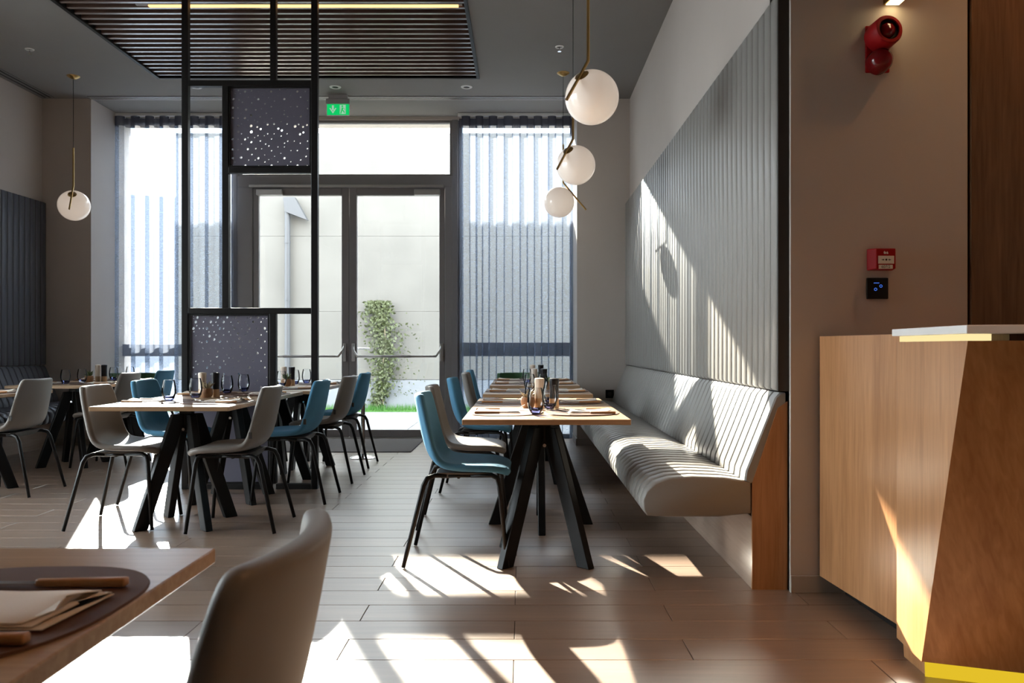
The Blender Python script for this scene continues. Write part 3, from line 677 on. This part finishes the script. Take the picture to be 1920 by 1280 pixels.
chair('grey', -3.73, 7.40, PI, 'grey chair half hidden behind the blue chair, facing the left banquette', gC)
chair('blue', -3.76, 8.20, PI, 'blue chair by the left curtain and the screen post', gC)
chair('grey', -.482, 1.015, PI, 'large grey chair back in the foreground beside the cropped table', 'foreground dining chairs')

# ---------------- tables
TS = .78; TZ = .735; TT = .025
top_me = bmesh_bevel(MB().box(-TS/2, TS/2, -TS/2, TS/2, TZ-TT, TZ), .002, 1).mesh('tabletop'); top_me.materials.append(M['oak'])
plate_me = MB().box(-.16, .16, -.16, .16, TZ-TT-.008, TZ-TT).mesh('mounting_plate'); plate_me.materials.append(M['black'])
post_me = bmesh_bevel(MB().box(-.034, .034, -.034, .034, .56, TZ-TT-.008), .003, 1).mesh('post'); post_me.materials.append(M['black'])
def leg_mesh():
    e = .276
    def rect(c, l, z): return [(c-l/2, -.021, z), (c+l/2, -.021, z), (c+l/2, .021, z), (c-l/2, .021, z)]
    return bmesh_bevel(MB().hexa(rect(e, .078, 0), rect(.048, .085, .665)), .003, 1)
leg_me = leg_mesh().mesh('leg'); leg_me.materials.append(M['black'])
bolt_me = MB().tube([(-.004,0,.575),(.055,0,.575)], .009, 8).mesh('bolt', True, 40); bolt_me.materials.append(M['steel'])
def table(x, y, rot, label, group):
    t = thing('dining_table', label, 'table', (x, y, 0), 0, group)
    link('tabletop', top_me, None, t); link('mounting_plate', plate_me, None, t); link('post', post_me, None, t, rot=(0, 0, rot))
    for k in range(4): link('leg', leg_me, None, t, rot=(0, 0, rot+PI/4+k*PI/2))
    for k in range(2): link('bolt', bolt_me, None, t, rot=(0, 0, rot-PI/2+k*PI))
    return t
TABLES = {
 'T1': (.115, 4.15, 0, 'nearest banquette table', 'square oak table with black trestle legs nearest the viewer at the grey banquette', 'tables along the grey banquette'),
 'T2': (.115, 4.935, PI/4, 'second banquette table', 'square oak table pushed behind the nearest banquette table', 'tables along the grey banquette'),
 'T3': (.115, 6.15, .1, 'third banquette table', 'single oak table standing free in the middle of the banquette row', 'tables along the grey banquette'),
 'T4': (.115, 7.43, .3, 'fourth banquette table', 'oak table fourth from the viewer along the grey banquette', 'tables along the grey banquette'),
 'T5': (.115, 8.215, 0, 'last banquette table', 'oak table at the far end of the banquette row by the curtain', 'tables along the grey banquette'),
 'A1': (-2.03, 4.95, 0, 'front table before the screen', 'sunlit oak table in front of the screen, nearest the viewer on the left', 'tables by the screen'),
 'A2': (-2.03, 5.735, 0, 'table touching the screen', 'oak table touching the front of the perforated screen', 'tables by the screen'),
 'B1': (-2.0, 6.585, PI/4, 'table right behind the screen', 'oak table directly behind the perforated screen', 'tables by the screen'),
 'B2': (-2.0, 7.37, PI/4, 'table between screen and door', 'oak table behind the screen nearest the glass door', 'tables by the screen'),
 'C1': (-4.06, 7.41, 0, 'far left table', 'oak table beside the left banquette before the pillar', 'tables along the left banquette'),
 'C2': (-4.06, 8.195, .2, 'far left table by the curtain', 'oak table beside the left banquette nearest the curtain', 'tables along the left banquette'),
 'D1': (-4.06, 6.0, 0, 'table cropped at the left edge', 'oak table cropped by the left edge of the picture', 'tables along the left banquette'),
 'E':  (-.90, .97, 0, 'foreground table', 'large pale oak table corner in the bottom left foreground', 'foreground tables'),
}
for k, (x, y, r, ph, lab, grp) in TABLES.items(): table(x, y, r, lab, grp)

# ---------------- table settings.  local frame: guest sits at -x and looks to +x ; origin on the table top
def pebble(n=60):
    pts = []
    for k in range(n):
        a = 2*PI*k/n
        c, s = math.cos(a), math.sin(a)
        e = 2/2.7
        x = .185*math.copysign(abs(c)**e, c); y = .215*math.copysign(abs(s)**e, s)
        y *= 1+.10*(x/.185)*(1 if s > 0 else -.6); x *= 1+.05*math.sin(2*a+.5)
        pts.append((x, y))
    return pts
P_ = pebble()
matmb = MB().loft([[(x*.985, y*.985, .0) for x, y in P_], [(x, y, .0012+.0012*math.sin(9*x+7*y)) for x, y in P_], [(x*.99, y*.99, .0030+.0016*(1+math.sin(9*x+7*y))) for x, y in P_], [(x*.9, y*.9, .0034) for x, y in P_]])
MATM = matmb.mesh('placemat', True, 50); MATM.materials.append(M['leather'])
def napkin_layers():
    out = []
    for i in range(3):
        z0 = .0036+i*.0034; L0, L1 = -.15+.004*i, .075-.006*i
        w0 = .068-.002*i
        nx, rows = 8, []
        for side in (0, 1):
            for a in range(nx+1):
                f = a/nx; x = L0+(L1-L0)*f
                zz = z0+side*.0020+.0018*math.sin(f*5+i)*f
                g1 = max(0, 1-f*2.2); wv = lambda yy: zz+g1*(i+1)*.0022*(1+math.sin(yy*48+i*.9))
                rows.append([(x-.012*g1*math.sin(i+1.), -w0-.003*math.sin(f*6+i), wv(-w0)), (x, -w0*.5, wv(-w0*.5)), (x+.006*g1, 0, wv(0)), (x, w0*.5, wv(w0*.5)), (x+.010*g1*i, w0+.002*math.cos(f*4), wv(w0))])
        mb = MB(); n = nx+1
        ring = [[*rows[a], *reversed(rows[n+a])] for a in range(n)]
        mb.loft(ring)
        out.append(mb)
    return out
NAP = []
for mb in napkin_layers():
    mb = bmesh_bevel(mb, .001, 2, 50)
    m_ = mb.mesh('napkin_layer', True, 40); m_.materials.append(M['napkin']); NAP.append(m_)
hand = bmesh_bevel(MB().hexa([(-.165,-.009,.0),(-.04,-.006,.0),(-.04,.006,.0),(-.165,.009,.0)], [(-.165,-.008,.012),(-.04,-.005,.010),(-.04,.005,.010),(-.165,.008,.012)]), .003, 2).mesh('handle', True, 60); hand.materials.append(M['knifewood'])
blade = MB().add([(-.04,-.007,.003),(.05,-.008,.003),(.062,.002,.003),(.05,.007,.003),(-.04,.006,.003),(-.04,-.007,.0048),(.05,-.008,.0048),(.062,.002,.0048),(.05,.007,.0048),(-.04,.006,.0048)],
     [(4,3,2,1,0),(5,6,7,8,9),(0,1,6,5),(1,2,7,6),(2,3,8,7),(3,4,9,8),(4,0,5,9)]).mesh('blade'); blade.materials.append(M['steel'])
def strip(path, ws, th):
    r = []
    for (x, z), w_ in zip(path, ws): r.append([(x,-w_,z),(x,w_,z),(x,w_,z+th),(x,-w_,z+th)])
    return MB().loft(r)
fk = strip([(-.045,.004),(-.02,.006),(.0,.004),(.02,.002),(.04,.006)], [.004,.003,.006,.011,.0115], .0018).mesh('neck'); fk.materials.append(M['steel'])
tines = []
for i in range(4):
    y = -.0092+i*.0061
    mb = strip([(.04,.006),(.065,.014),(.09,.026)], [.0016]*3, .0016); mb.v = [(a, b+y, c) for a, b, c in mb.v]
    m_ = mb.mesh('tine'); m_.materials.append(M['steel']); tines.append(m_)
def put(name, x, y, z, rz, label, cat, group, parts):
    t = thing(name, label, cat, (x, y, z), rz, group)
    for n, me in parts: link(n, me, None, t)
    return t
rs = random.Random(5)
def setting(tk, side, dy=0.0):
    x, y, _, ph, _, _ = TABLES[tk]
    s = 1 if side == 'L' else -1
    rz = 0 if side == 'L' else PI
    if tk[0] == 'T': sd = 'chair side' if side == 'L' else 'banquette side'
    elif tk[0] in 'CD': sd = 'banquette side' if side == 'L' else 'chair side'
    elif tk == 'E': sd = 'chair side'
    else: sd = 'left side' if side == 'L' else 'right side'
    on = 'on the %s of the %s' % (sd, ph)
    jx, jy, jr = rs.uniform(-.006,.006), rs.uniform(-.008,.008), rs.uniform(-.03,.03)
    cx, cy = x-s*.197+jx, y+dy+jy
    z = TZ
    o = tag(link('placemat', MATM, None, None, (cx, cy, z), (0, 0, rz+jr)), 'brown leather placemat '+on, 'placemat', 'leather placemats')
    ln = Matrix.Rotation(rz+jr, 2)
    def loc(a, b): v = ln @ Vector((a, b)); return cx+v.x, cy+v.y
    put('napkin', cx, cy, z, rz+jr+rs.uniform(-.04,.04), 'folded cream napkin '+on, 'napkin', 'folded napkins', [('napkin_layer', m_) for m_ in NAP])
    kx, ky = loc(.01, -.105); put('table_knife', kx, ky, z+.0045, rz+jr+rs.uniform(-.05,.05), 'wooden handled table knife '+on, 'knife', 'table knives', [('handle', hand), ('blade', blade)])
    fx, fy = loc(.01, .115); put('table_fork', fx, fy, z+.0045, rz+jr+rs.uniform(-.05,.05), 'wooden handled table fork '+on, 'fork', 'table forks', [('handle', hand), ('neck', fk)]+[('tine', m_) for m_ in tines])
for tk in TABLES:
    if tk == 'E': setting('E', 'R', .055)
    elif tk == 'D1': setting('D1', 'R')
    else: setting(tk, 'L'); setting(tk, 'R')

# glasses
GP = [(.024,.014),(.036,.028),(.0415,.045),(.0425,.062),(.0405,.088),(.036,.112),(.0325,.126)]
gm = MB().loft([[(r*math.cos(2*PI*k/28), r*math.sin(2*PI*k/28), z) for k in range(28)] for r, z in GP], caps=False).mesh('bowl', True); gm.materials.append(M['tumbler'])
gr = MB().tube([(.0325*math.cos(2*PI*k/24), .0325*math.sin(2*PI*k/24), .126) for k in range(25)], .0009, 5).mesh('rim', True); gr.materials.append(M['tumbler'])
gb = MB().lathe([(.0,.0),(.022,.0),(.027,.004),(.034,.018),(.0375,.028),(.034,.028),(.026,.018),(.014,.013),(.0,.012)], 28).mesh('base', True); gb.materials.append(M['tumblerbase'])
def glass(x, y, label):
    t = thing('tumbler', label, 'glass', (x, y, TZ+.005), 0, 'blue tinted stemless tumblers')
    link('bowl', gm, None, t); link('rim', gr, None, t); link('base', gb, None, t)
GL = [(.07,4.04,'blue tinted tumbler closest to the viewer on the nearest banquette table'),(.15,4.34,'blue tinted tumbler beside the dark pepper mill on the nearest banquette table'),
 (.06,4.75,'blue tinted tumbler on the chair side of the second banquette table'),(.17,4.86,'blue tinted tumbler on the banquette side of the second banquette table'),
 (.06,6.08,'blue tinted tumbler nearer the chairs on the third banquette table'),(.16,6.22,'blue tinted tumbler nearer the banquette on the third banquette table'),
 (.05,7.50,'blue tinted tumbler nearer the chairs on the fourth banquette table'),(.17,7.58,'blue tinted tumbler nearer the banquette on the fourth banquette table'),
 (-2.17,5.02,'sunlit tumbler standing alone left of the front table before the screen'),(-2.11,5.28,'sunlit tumbler in front of the succulent before the screen'),
 (-2.10,5.82,'dark looking tumbler right of the black mill before the perforated panel'),(-2.05,6.02,'tumbler farthest right before the perforated panel, close to the screen'),
 (-2.0,6.80,'tumbler overlapping the green plant behind the screen'),(-2.0,7.20,'tumbler right of the black mill behind the screen'),(-1.96,7.44,'tumbler farthest right behind the screen before the glass door'),
 (-4.08,7.30,'leftmost tumbler on the far left table'),(-4.05,7.52,'tumbler beside the wooden plant pot on the far left table'),(-4.05,8.10,'tumbler before the green chair on the far left table by the curtain'),(-4.02,8.38,'tumbler farthest right on the far left table by the curtain')]
for x, y, l in GL: glass(x, y, l)

# mills and plants
mb_b = MB().lathe([(.0,0),(.0255,0),(.0262,.003),(.0255,.04),(.0250,.052),(.0,.052)], 20).mesh('mill_base', True, 40); mb_b.materials.append(M['millwood'])
mprof = [(.0,.0525),(.0250,.0525),(.0246,.08),(.0250,.125),(.0268,.148),(.0272,.156),(.0255,.161),(.015,.164),(.0,.165)]
mkm = MB().lathe(mprof, 20).mesh('mill_body', True, 40); mkm.materials.append(M['millblack'])
mwm = MB().lathe(mprof, 20).mesh('mill_body', True, 40); mwm.materials.append(M['millwhite'])
def mill(x, y, black, lab):
    t = thing('pepper_mill' if black else 'salt_mill', lab, 'mill', (x, y, TZ), 0, 'pepper mills' if black else 'salt mills')
    link('mill_base', mb_b, None, t); link('mill_body', mkm if black else mwm, None, t)
for sx_, px_, yy, ph in ((.098,.178,4.47,'nearest pair of banquette tables'), (.10,.175,6.42,'third banquette table'), (.105,.185,7.85,'last pair of banquette tables'),
                         (-2.14,-2.045,5.45,'sunlit tables before the screen'), (-2.06,-1.985,7.05,'tables behind the screen'), (-4.07,-4.0,7.82,'far left tables')):
    mill(sx_, yy+.02, False, 'beige topped salt mill on the '+ph); mill(px_, yy, True, 'black pepper mill with wooden foot on the '+ph)
potm = MB().lathe([(.0,0),(.026,0),(.034,.012),(.040,.034),(.037,.056),(.034,.062),(.031,.062),(.031,.050),(.0,.050)], 20).mesh('pot', True, 45); potm.materials.append(M['pot'])
soilm = MB().lathe([(.0,.050),(.030,.050),(.030,.055),(.0,.056)], 16).mesh('soil'); soilm.materials.append(M['soil'])
def plant(x, y, mt, seed, label, n=14):
    rnd = random.Random(seed)
    t = thing('potted_succulent', label, 'plant', (x, y, TZ), rnd.uniform(0, 3), 'small potted succulents')
    link('pot', potm, None, t); link('soil', soilm, None, t)
    for k in range(n):
        a = 2*PI*k/n+rnd.uniform(-.2,.2); L = rnd.uniform(.03,.055); up = rnd.uniform(.015,.055)
        c, s = math.cos(a), math.sin(a); wd = rnd.uniform(.005,.008)
        q = lambda r, z, b: (c*r-s*b, s*r+c*b, z)
        me = MB().add([q(.004,.054,-wd*.5), q(.004,.054,wd*.5), q(L*.6,.060+up*.7,wd), q(L,.060+up,0), q(L*.6,.060+up*.7,-wd), q(L*.5,.054+up*.45,0)], [(0,1,2,4),(4,2,3),(0,5,1),(1,5,2),(0,4,5),(2,5,3),(4,3,5)])
        part('leaf', me, mt, t)
plant(.035, 4.46, M['dryleaf'], 1, 'pale dried succulent in a small pot on the nearest pair of banquette tables')
plant(.14, 6.50, M['leaf'], 2, 'green succulent between the mills on the third banquette table')
plant(.22, 6.40, M['leaf'], 6, 'green leafed succulent right of the mills on the third banquette table', 9)
plant(.14, 7.93, M['leaf'], 7, 'green succulent on the last pair of banquette tables')
plant(-2.075, 5.38, M['dryleaf'], 3, 'brownish succulent in a wooden pot on the sunlit table before the screen', 16)
plant(-2.0, 6.95, M['leaf'], 4, 'spiky green succulent on the tables behind the screen', 18)
plant(-4.08, 7.70, M['leaf'], 5, 'small green succulent in a round wooden pot on the far left table')

# ---------------- pendants
ALP = math.radians(40); RL = .35; TG = .12; RG = .15
def pendant(x, y, zc, phi, label):
    # x,y : globe centre ; phi : heading of the local +x axis (globe side)
    d = Vector((-math.sin(ALP), 0, -math.cos(ALP))); n = Vector((math.cos(ALP), 0, -math.sin(ALP)))
    g_ = d*TG + n*(RG+.004)
    c, s = math.cos(phi), math.sin(phi)
    kx, ky, kz = x-(c*g_.x), y-(s*g_.x), zc-g_.z
    t = thing('globe_pendant', label, 'pendant lamp', (kx, ky, H), phi, 'globe pendants')
    zk = kz-H
    part('canopy', MB().lathe([(.0,0),(.062,0),(.060,-.006),(.030,-.026),(.008,-.034),(.0,-.034)], 28), M['brass'], t, smooth=True, angle=40)
    part('cord', MB().tube([(0,0,-.03),(0,0,zk+.37)], .0028, 6), M['cord'], t)
    tip = Vector((0,0,zk))+d*RL
    part('rod', MB().tube([(0,0,zk+.375),(0,0,zk),tuple(tip)], .0085, 10), M['brass'], t, smooth=True, angle=40)
    gc = Vector((0,0,zk))+g_
    bm = bmesh.new(); bmesh.ops.create_uvsphere(bm, u_segments=40, v_segments=24, radius=RG); me = bpy.data.meshes.new('globe'); bm.to_mesh(me); bm.free()
    me.polygons.foreach_set('use_smooth', [True]*len(me.polygons)); me.materials.append(M['opal'])
    gl = link('globe', me, None, t, tuple(gc))
    cp = MB().lathe([(.0,RG+.003),(.040,RG-.004),(.042,RG-.008),(.040,RG-.010),(.0,RG-.006)], 24)
    q = Vector((0,0,1)).rotation_difference(-n)
    part('cap', cp, M['brass'], gl, smooth=True, rot=q.to_euler())
pendant(.392, 4.55, 2.46, math.radians(55), 'largest looking opal globe pendant with brass rod nearest the viewer')
pendant(.415, 6.25, 2.46, math.radians(55), 'middle opal globe pendant of the row above the banquette tables')
pendant(.368, 8.02, 2.49, math.radians(178), 'farthest opal globe pendant above the banquette tables, rod leaning right')
pendant(-4.47, 8.15, 2.48, math.radians(110), 'single opal globe pendant hanging before the left pillar')

# ---------------- reception
rc = thing('reception_desk', 'faceted wooden reception desk with white top at the right edge', 'desk', (0, 0, 0))
part('side_wing', MB().hexa([(1.29,3.53,.08),(1.345,2.845,.08),(1.95,2.845,.08),(1.95,3.53,.08)], [(1.29,3.53,1.115),(1.345,2.845,1.115),(1.95,2.845,1.115),(1.95,3.53,1.115)]), M['oakv'], rc)
part('toe_kick', MB().hexa([(1.40,3.53,0),(1.43,2.86,0),(1.95,2.86,0),(1.95,3.53,0)], [(1.40,3.53,.08),(1.43,2.86,.08),(1.95,2.86,.08),(1.95,3.53,.08)]), M['black'], rc)
b1, b2, b3, b4 = (1.303,2.835,.06), (1.284,2.62,.06), (3.2,1.95,.06), (3.2,2.835,.06)
t1, t2, t3, t4 = (1.303,2.835,1.087), (1.255,2.295,1.087), (3.2,1.613,1.087), (3.2,2.835,1.087)
part('front_face', MB().add([b2,b3,t3,t2,(1.32,2.66,.06),(3.2,2.01,.06),(3.2,1.67,1.087),(1.29,2.33,1.087)], [(0,1,2,3),(7,6,5,4),(0,4,5,1),(1,5,6,2),(2,6,7,3),(3,7,4,0)]), M['walnut'], rc, label='brown wooden front with slanting grain')
part('angled_facet', MB().add([b1,b2,t2,t1,(1.34,2.835,.06),(1.325,2.665,.06),(1.295,2.335,1.087),(1.34,2.835,1.087)], [(0,1,2,3),(7,6,5,4),(0,4,5,1),(1,5,6,2),(2,6,7,3),(3,7,4,0)]), M['oakv'], rc, label='pale lit wooden facet')
part('core', MB().hexa([(1.36,2.83,.0),(1.36,2.70,.0),(3.15,2.08,.0),(3.15,2.83,.0)], [(1.36,2.83,1.08),(1.34,2.42,1.08),(3.15,1.78,1.08),(3.15,2.83,1.08)]), M['dwood'], rc)
part('worktop', MB().prism([(1.293,2.85),(1.242,2.278),(3.22,1.584),(3.22,2.85)], 1.107, 1.131), M['counterwhite'], rc, bevel=.002, label='white solid worktop')
part('light_strip', MB().prism([(1.313,2.835),(1.268,2.325),(1.33,2.31),(1.37,2.835)], 1.0875, 1.1065), M['paleled'], rc, label='pale yellow light line under the worktop')
part('worktop_riser', MB().prism([(1.375,2.30),(3.2,1.66),(3.2,2.84),(1.375,2.84)], 1.0875, 1.1065), M['dwood'], rc)
part('kick_light', MB().hexa([(1.305,2.640,.004),(3.2,1.975,.004),(3.2,2.0,.004),(1.32,2.66,.004)], [(1.302,2.637,.058),(3.2,1.972,.058),(3.2,2.0,.058),(1.32,2.66,.058)]), M['yellowled'], rc, label='yellow glowing strip at the foot')
part('kick_side', MB().hexa([(1.322,2.82,0),(1.318,2.665,0),(1.36,2.67,0),(1.36,2.82,0)], [(1.318,2.82,.06),(1.316,2.662,.06),(1.36,2.67,.06),(1.36,2.82,.06)]), M['oakv'], rc)

# wall devices
wl = thing('wall_lamp', 'brass box wall lamp glowing above the red alarm', 'wall lamp', (1.612, YN, 2.558))
part('body', MB().hexa([(-.035,-.16,0),(.035,-.16,0),(.035,0,0),(-.035,0,0)], [(-.035,-.16,.20),(.035,-.16,.20),(.035,0,.20),(-.035,0,.20)]), M['brass'], wl, bevel=.003)
part('diffuser', MB().box(-.028, .028, -.15, -.012, -.003, -.0005), M['lamplit'], wl)
ld = bpy.data.lights.new('wall_lamp_light', 'AREA'); ld.shape = 'RECTANGLE'; ld.size = .05; ld.size_y = .12; ld.energy = .025; ld.color = (1, .80, .45)
lo_ = bpy.data.objects.new('wall_lamp_light', ld); COL.objects.link(lo_); lo_.parent = wl; lo_.location = (0, -.08, -.006)

al = thing('fire_alarm_sounder', 'dark red fire alarm sounder with beacon on the reception wall', 'alarm', (1.552, YN, 2.392))
def tilted(prof, n, c, ax):
    mb = MB().lathe(prof, n); q = Vector((0,0,1)).rotation_difference(Vector(ax).normalized())
    mb.v = [tuple(q @ Vector(p) + Vector(c)) for p in mb.v]; return mb
ax = (.12, -1, .10)
part('sounder_body', tilted([(.0,0),(.062,0),(.066,.02),(.064,.085),(.058,.095),(.046,.095),(.044,.070),(.0,.070)], 28, (0,0,.02), ax), M['red'], al, smooth=True, angle=40)
part('horn_ring', tilted([(.034,.072),(.0455,.072),(.0455,.088),(.034,.080)], 28, (0,0,.02), ax), M['black'], al, smooth=True)
part('horn_dome', tilted([(.034,.070),(.033,.082),(.026,.094),(.013,.101),(.0,.103)], 24, (0,0,.02), ax), M['redlens'], al, smooth=True)
part('beacon', tilted([(.0,0),(.052,0),(.053,.02),(.050,.045),(.040,.066),(.022,.078),(.0,.082)], 28, (-.005,0,-.088), ax), M['redlens'], al, smooth=True, angle=50)
part('back_plate', MB().box(-.056, .050, -.012, 0, -.13, .075), M['red'], al, bevel=.01)

def text_part(body, size, loc, rot, mt, parent, name='lettering'):
    cu = bpy.data.curves.new(name, 'FONT'); cu.body = body; cu.size = size; cu.align_x = 'CENTER'; cu.align_y = 'CENTER'; cu.extrude = .0003
    tmp = bpy.data.objects.new('tmp', cu); COL.objects.link(tmp)
    me = bpy.data.meshes.new_from_object(tmp.evaluated_get(bpy.context.evaluated_depsgraph_get())); bpy.data.objects.remove(tmp); bpy.data.curves.remove(cu)
    me.name = name; me.materials.clear(); me.materials.append(mt)
    return link(name, me, None, parent, loc, rot)
cp = thing('fire_call_point', 'red manual fire call point marked 607/2 on the reception wall', 'call point', (1.562, YN, 1.402))
part('housing', MB().hexa([(-.058,0,0),(.056,0,0),(.050,-.045,.004),(-.034,-.045,.004)], [(-.058,0,.094),(.056,0,.094),(.050,-.045,.092),(-.034,-.045,.092)]), M['red'], cp, bevel=.004)
part('window', MB().box(-.026, .042, -.047, -.0455, .026, .060), M['signwhite'], cp)
part('number_plate', MB().box(-.024, .036, -.047, -.0455, .004, .021), M['signwhite'], cp)
text_part('607/2', .017, (.006, -.0474, .0125), (PI/2, 0, 0), M['print'], cp)
ym = -.0476
ic = MB().add([(.008+.0045*math.cos(k*PI/6), ym, .043+.0045*math.sin(k*PI/6)) for k in range(12)], [tuple(range(12))])
for s in (-1, 1):
    ic.add([(.008+s*.020, ym, .0415), (.008+s*.020, ym, .0445), (.008+s*.014, ym, .0445), (.008+s*.014, ym, .0415)], [(0,1,2,3)])
    ic.add([(.008+s*.014, ym, .0385), (.008+s*.014, ym, .0475), (.008+s*.008, ym, .043)], [(0,1,2)])
part('press_icon', ic, M['print'], cp)
fi = MB().add([(-.001,-.0461,.068),(.006,-.0461,.068),(.009,-.0461,.073),(.006,-.0461,.079),(.004,-.0461,.074),(.001,-.0461,.082),(-.003,-.0461,.075)], [(0,1,2,3,4,5,6)])
fi.add([(.010,-.0461,.068),(.017,-.0461,.068),(.017,-.0461,.072),(.013,-.0461,.080),(.010,-.0461,.074)], [(0,1,2,3,4)])
part('flame_icon', fi, M['signwhite'], cp)
sp = thing('touch_switch', 'black square touch switch below the red call point', 'switch', (1.549, YN, 1.278))
part('plate', MB().box(-.0465, .0465, -.012, 0, 0, .092), M['black'], sp, bevel=.003)
for (x, z) in ((-.010, .042), (.013, .056)):
    part('ring_light', MB().loft([[(x+.0068*math.cos(k*PI/8), -.0128, z+.0068*math.sin(k*PI/8)) for k in range(17)], [(x+.0040*math.cos(k*PI/8), -.0128, z+.0040*math.sin(k*PI/8)) for k in range(17)]], caps=False), M['bluelit'], sp)
part('icon_line', MB().box(-.018, .006, -.0126, -.012, .068, .071), M['bluelit'], sp)
so = thing('wall_socket', 'black square wall socket low on the right pillar', 'socket', (.955, YP, .515))
part('plate', MB().box(-.045, .045, -.012, 0, 0, .09), M['black'], so, bevel=.003)
part('recess', tilted([(.0,0),(.022,0),(.022,.002),(.0,.002)], 20, (0,-.0125,.045), (0,-1,0)), M['vinyldark'], so)

# ---------------- floor objects
tag(part('door_mat', bmesh_bevel(MB().box(-3.1, -1.12, 8.27, 9.44, .0005, .010), .004, 1), M['mat'], None), 'dark grey entrance mat inside the glass doors', 'mat')
st = thing('post_stand', 'chrome post with round base standing behind the grey chair', 'stand', (-1.53, 7.87, 0))
part('base', MB().lathe([(.0,0),(.128,0),(.130,.006),(.10,.022),(.05,.034),(.022,.040),(.0,.040)], 32), M['chrome'], st, smooth=True, angle=50)
part('pole', MB().tube([(0,0,.038),(0,0,.775)], .021, 16), M['chrome'], st, smooth=True, angle=50)
part('top_plate', MB().lathe([(.0,.775),(.05,.775),(.07,.783),(.07,.792),(.0,.793)], 24), M['spotwhite'], st, smooth=True, angle=40)

def tub_chair(x, y, label):
    t = thing('tub_chair', label, 'chair', (x, y, 0), 0, 'green chairs by the curtains')
    # faces -y (towards the viewer); low curved back
    rings = []
    for z, k in ((.44, .93), (.60, .98), (.76, 1.0), (.78, .985)):
        o_ = [( .25*k*math.cos(a), .24*k*math.sin(a), z) for a in [PI*i/12 for i in range(13)]]
        i_ = [((.25*k-.03)*math.cos(a), (.24*k-.03)*math.sin(a), z) for a in [PI*i/12 for i in reversed(range(13))]]
        rings.append(o_+i_)
    part('backrest', MB().loft(rings), M['greenchair'], t, smooth=True, angle=50)
    part('seat', bmesh_bevel(MB().prism([(-.22,-.24),(.22,-.24),(.235,.0),(.18,.16),(0,.21),(-.18,.16),(-.235,.0)], .40, .46), .015, 3), M['greenchair'], t, smooth=True, angle=50)
    for sx2 in (-1, 1):
        part('armrest', MB().tube([(sx2*.24,-.20,.42),(sx2*.265,-.19,.62),(sx2*.268,-.06,.66),(sx2*.255,.02,.66)], .010, 8), M['blackmetal'], t, smooth=True)
        for sy in (-1, 1): part('leg', MB().tube([(sx2*.17,sy*.14,.41),(sx2*.22,sy*.20,.003)], .011, 8), M['blackmetal'], t, smooth=True)
tub_chair(-.02, 8.98, 'low green chair behind the last banquette table, against the curtain')
tub_chair(-4.27, 8.95, 'low green chair with black arms behind the far left tables')

# ---------------- assumed downlights, out of view, to warm the light at the reception
for i, (x, y) in enumerate(((1.9, 1.35), (2.8, 1.1), (.9, 1.2), (2.4, 3.05))):
    t = thing('downlight', ('assumed unseen downlight over the reception desk front', 'assumed unseen downlight over the far desk end', 'assumed unseen downlight over the aisle before the desk', 'assumed unseen downlight behind the reception desk')[i], 'spotlight', (x, y, H), group='assumed reception downlights')
    part('rim', MB().lathe([(.040,0),(.042,-.008),(.060,-.008),(.064,0)], 24), M['spotwhite'], t, smooth=True, angle=40)
    part('lens', MB().lathe([(.0,-.002),(.040,-.002),(.040,-.004),(.0,-.004)], 24), M['lamplit'], t)
    l = bpy.data.lights.new('downlight_lamp', 'SPOT'); l.energy = 22; l.color = (1, .50, .20); l.spot_size = math.radians(100); l.spot_blend = .8; l.shadow_soft_size = .04
    lo = bpy.data.objects.new('downlight_lamp', l); COL.objects.link(lo); lo.parent = t; lo.location = (0, 0, -.012)
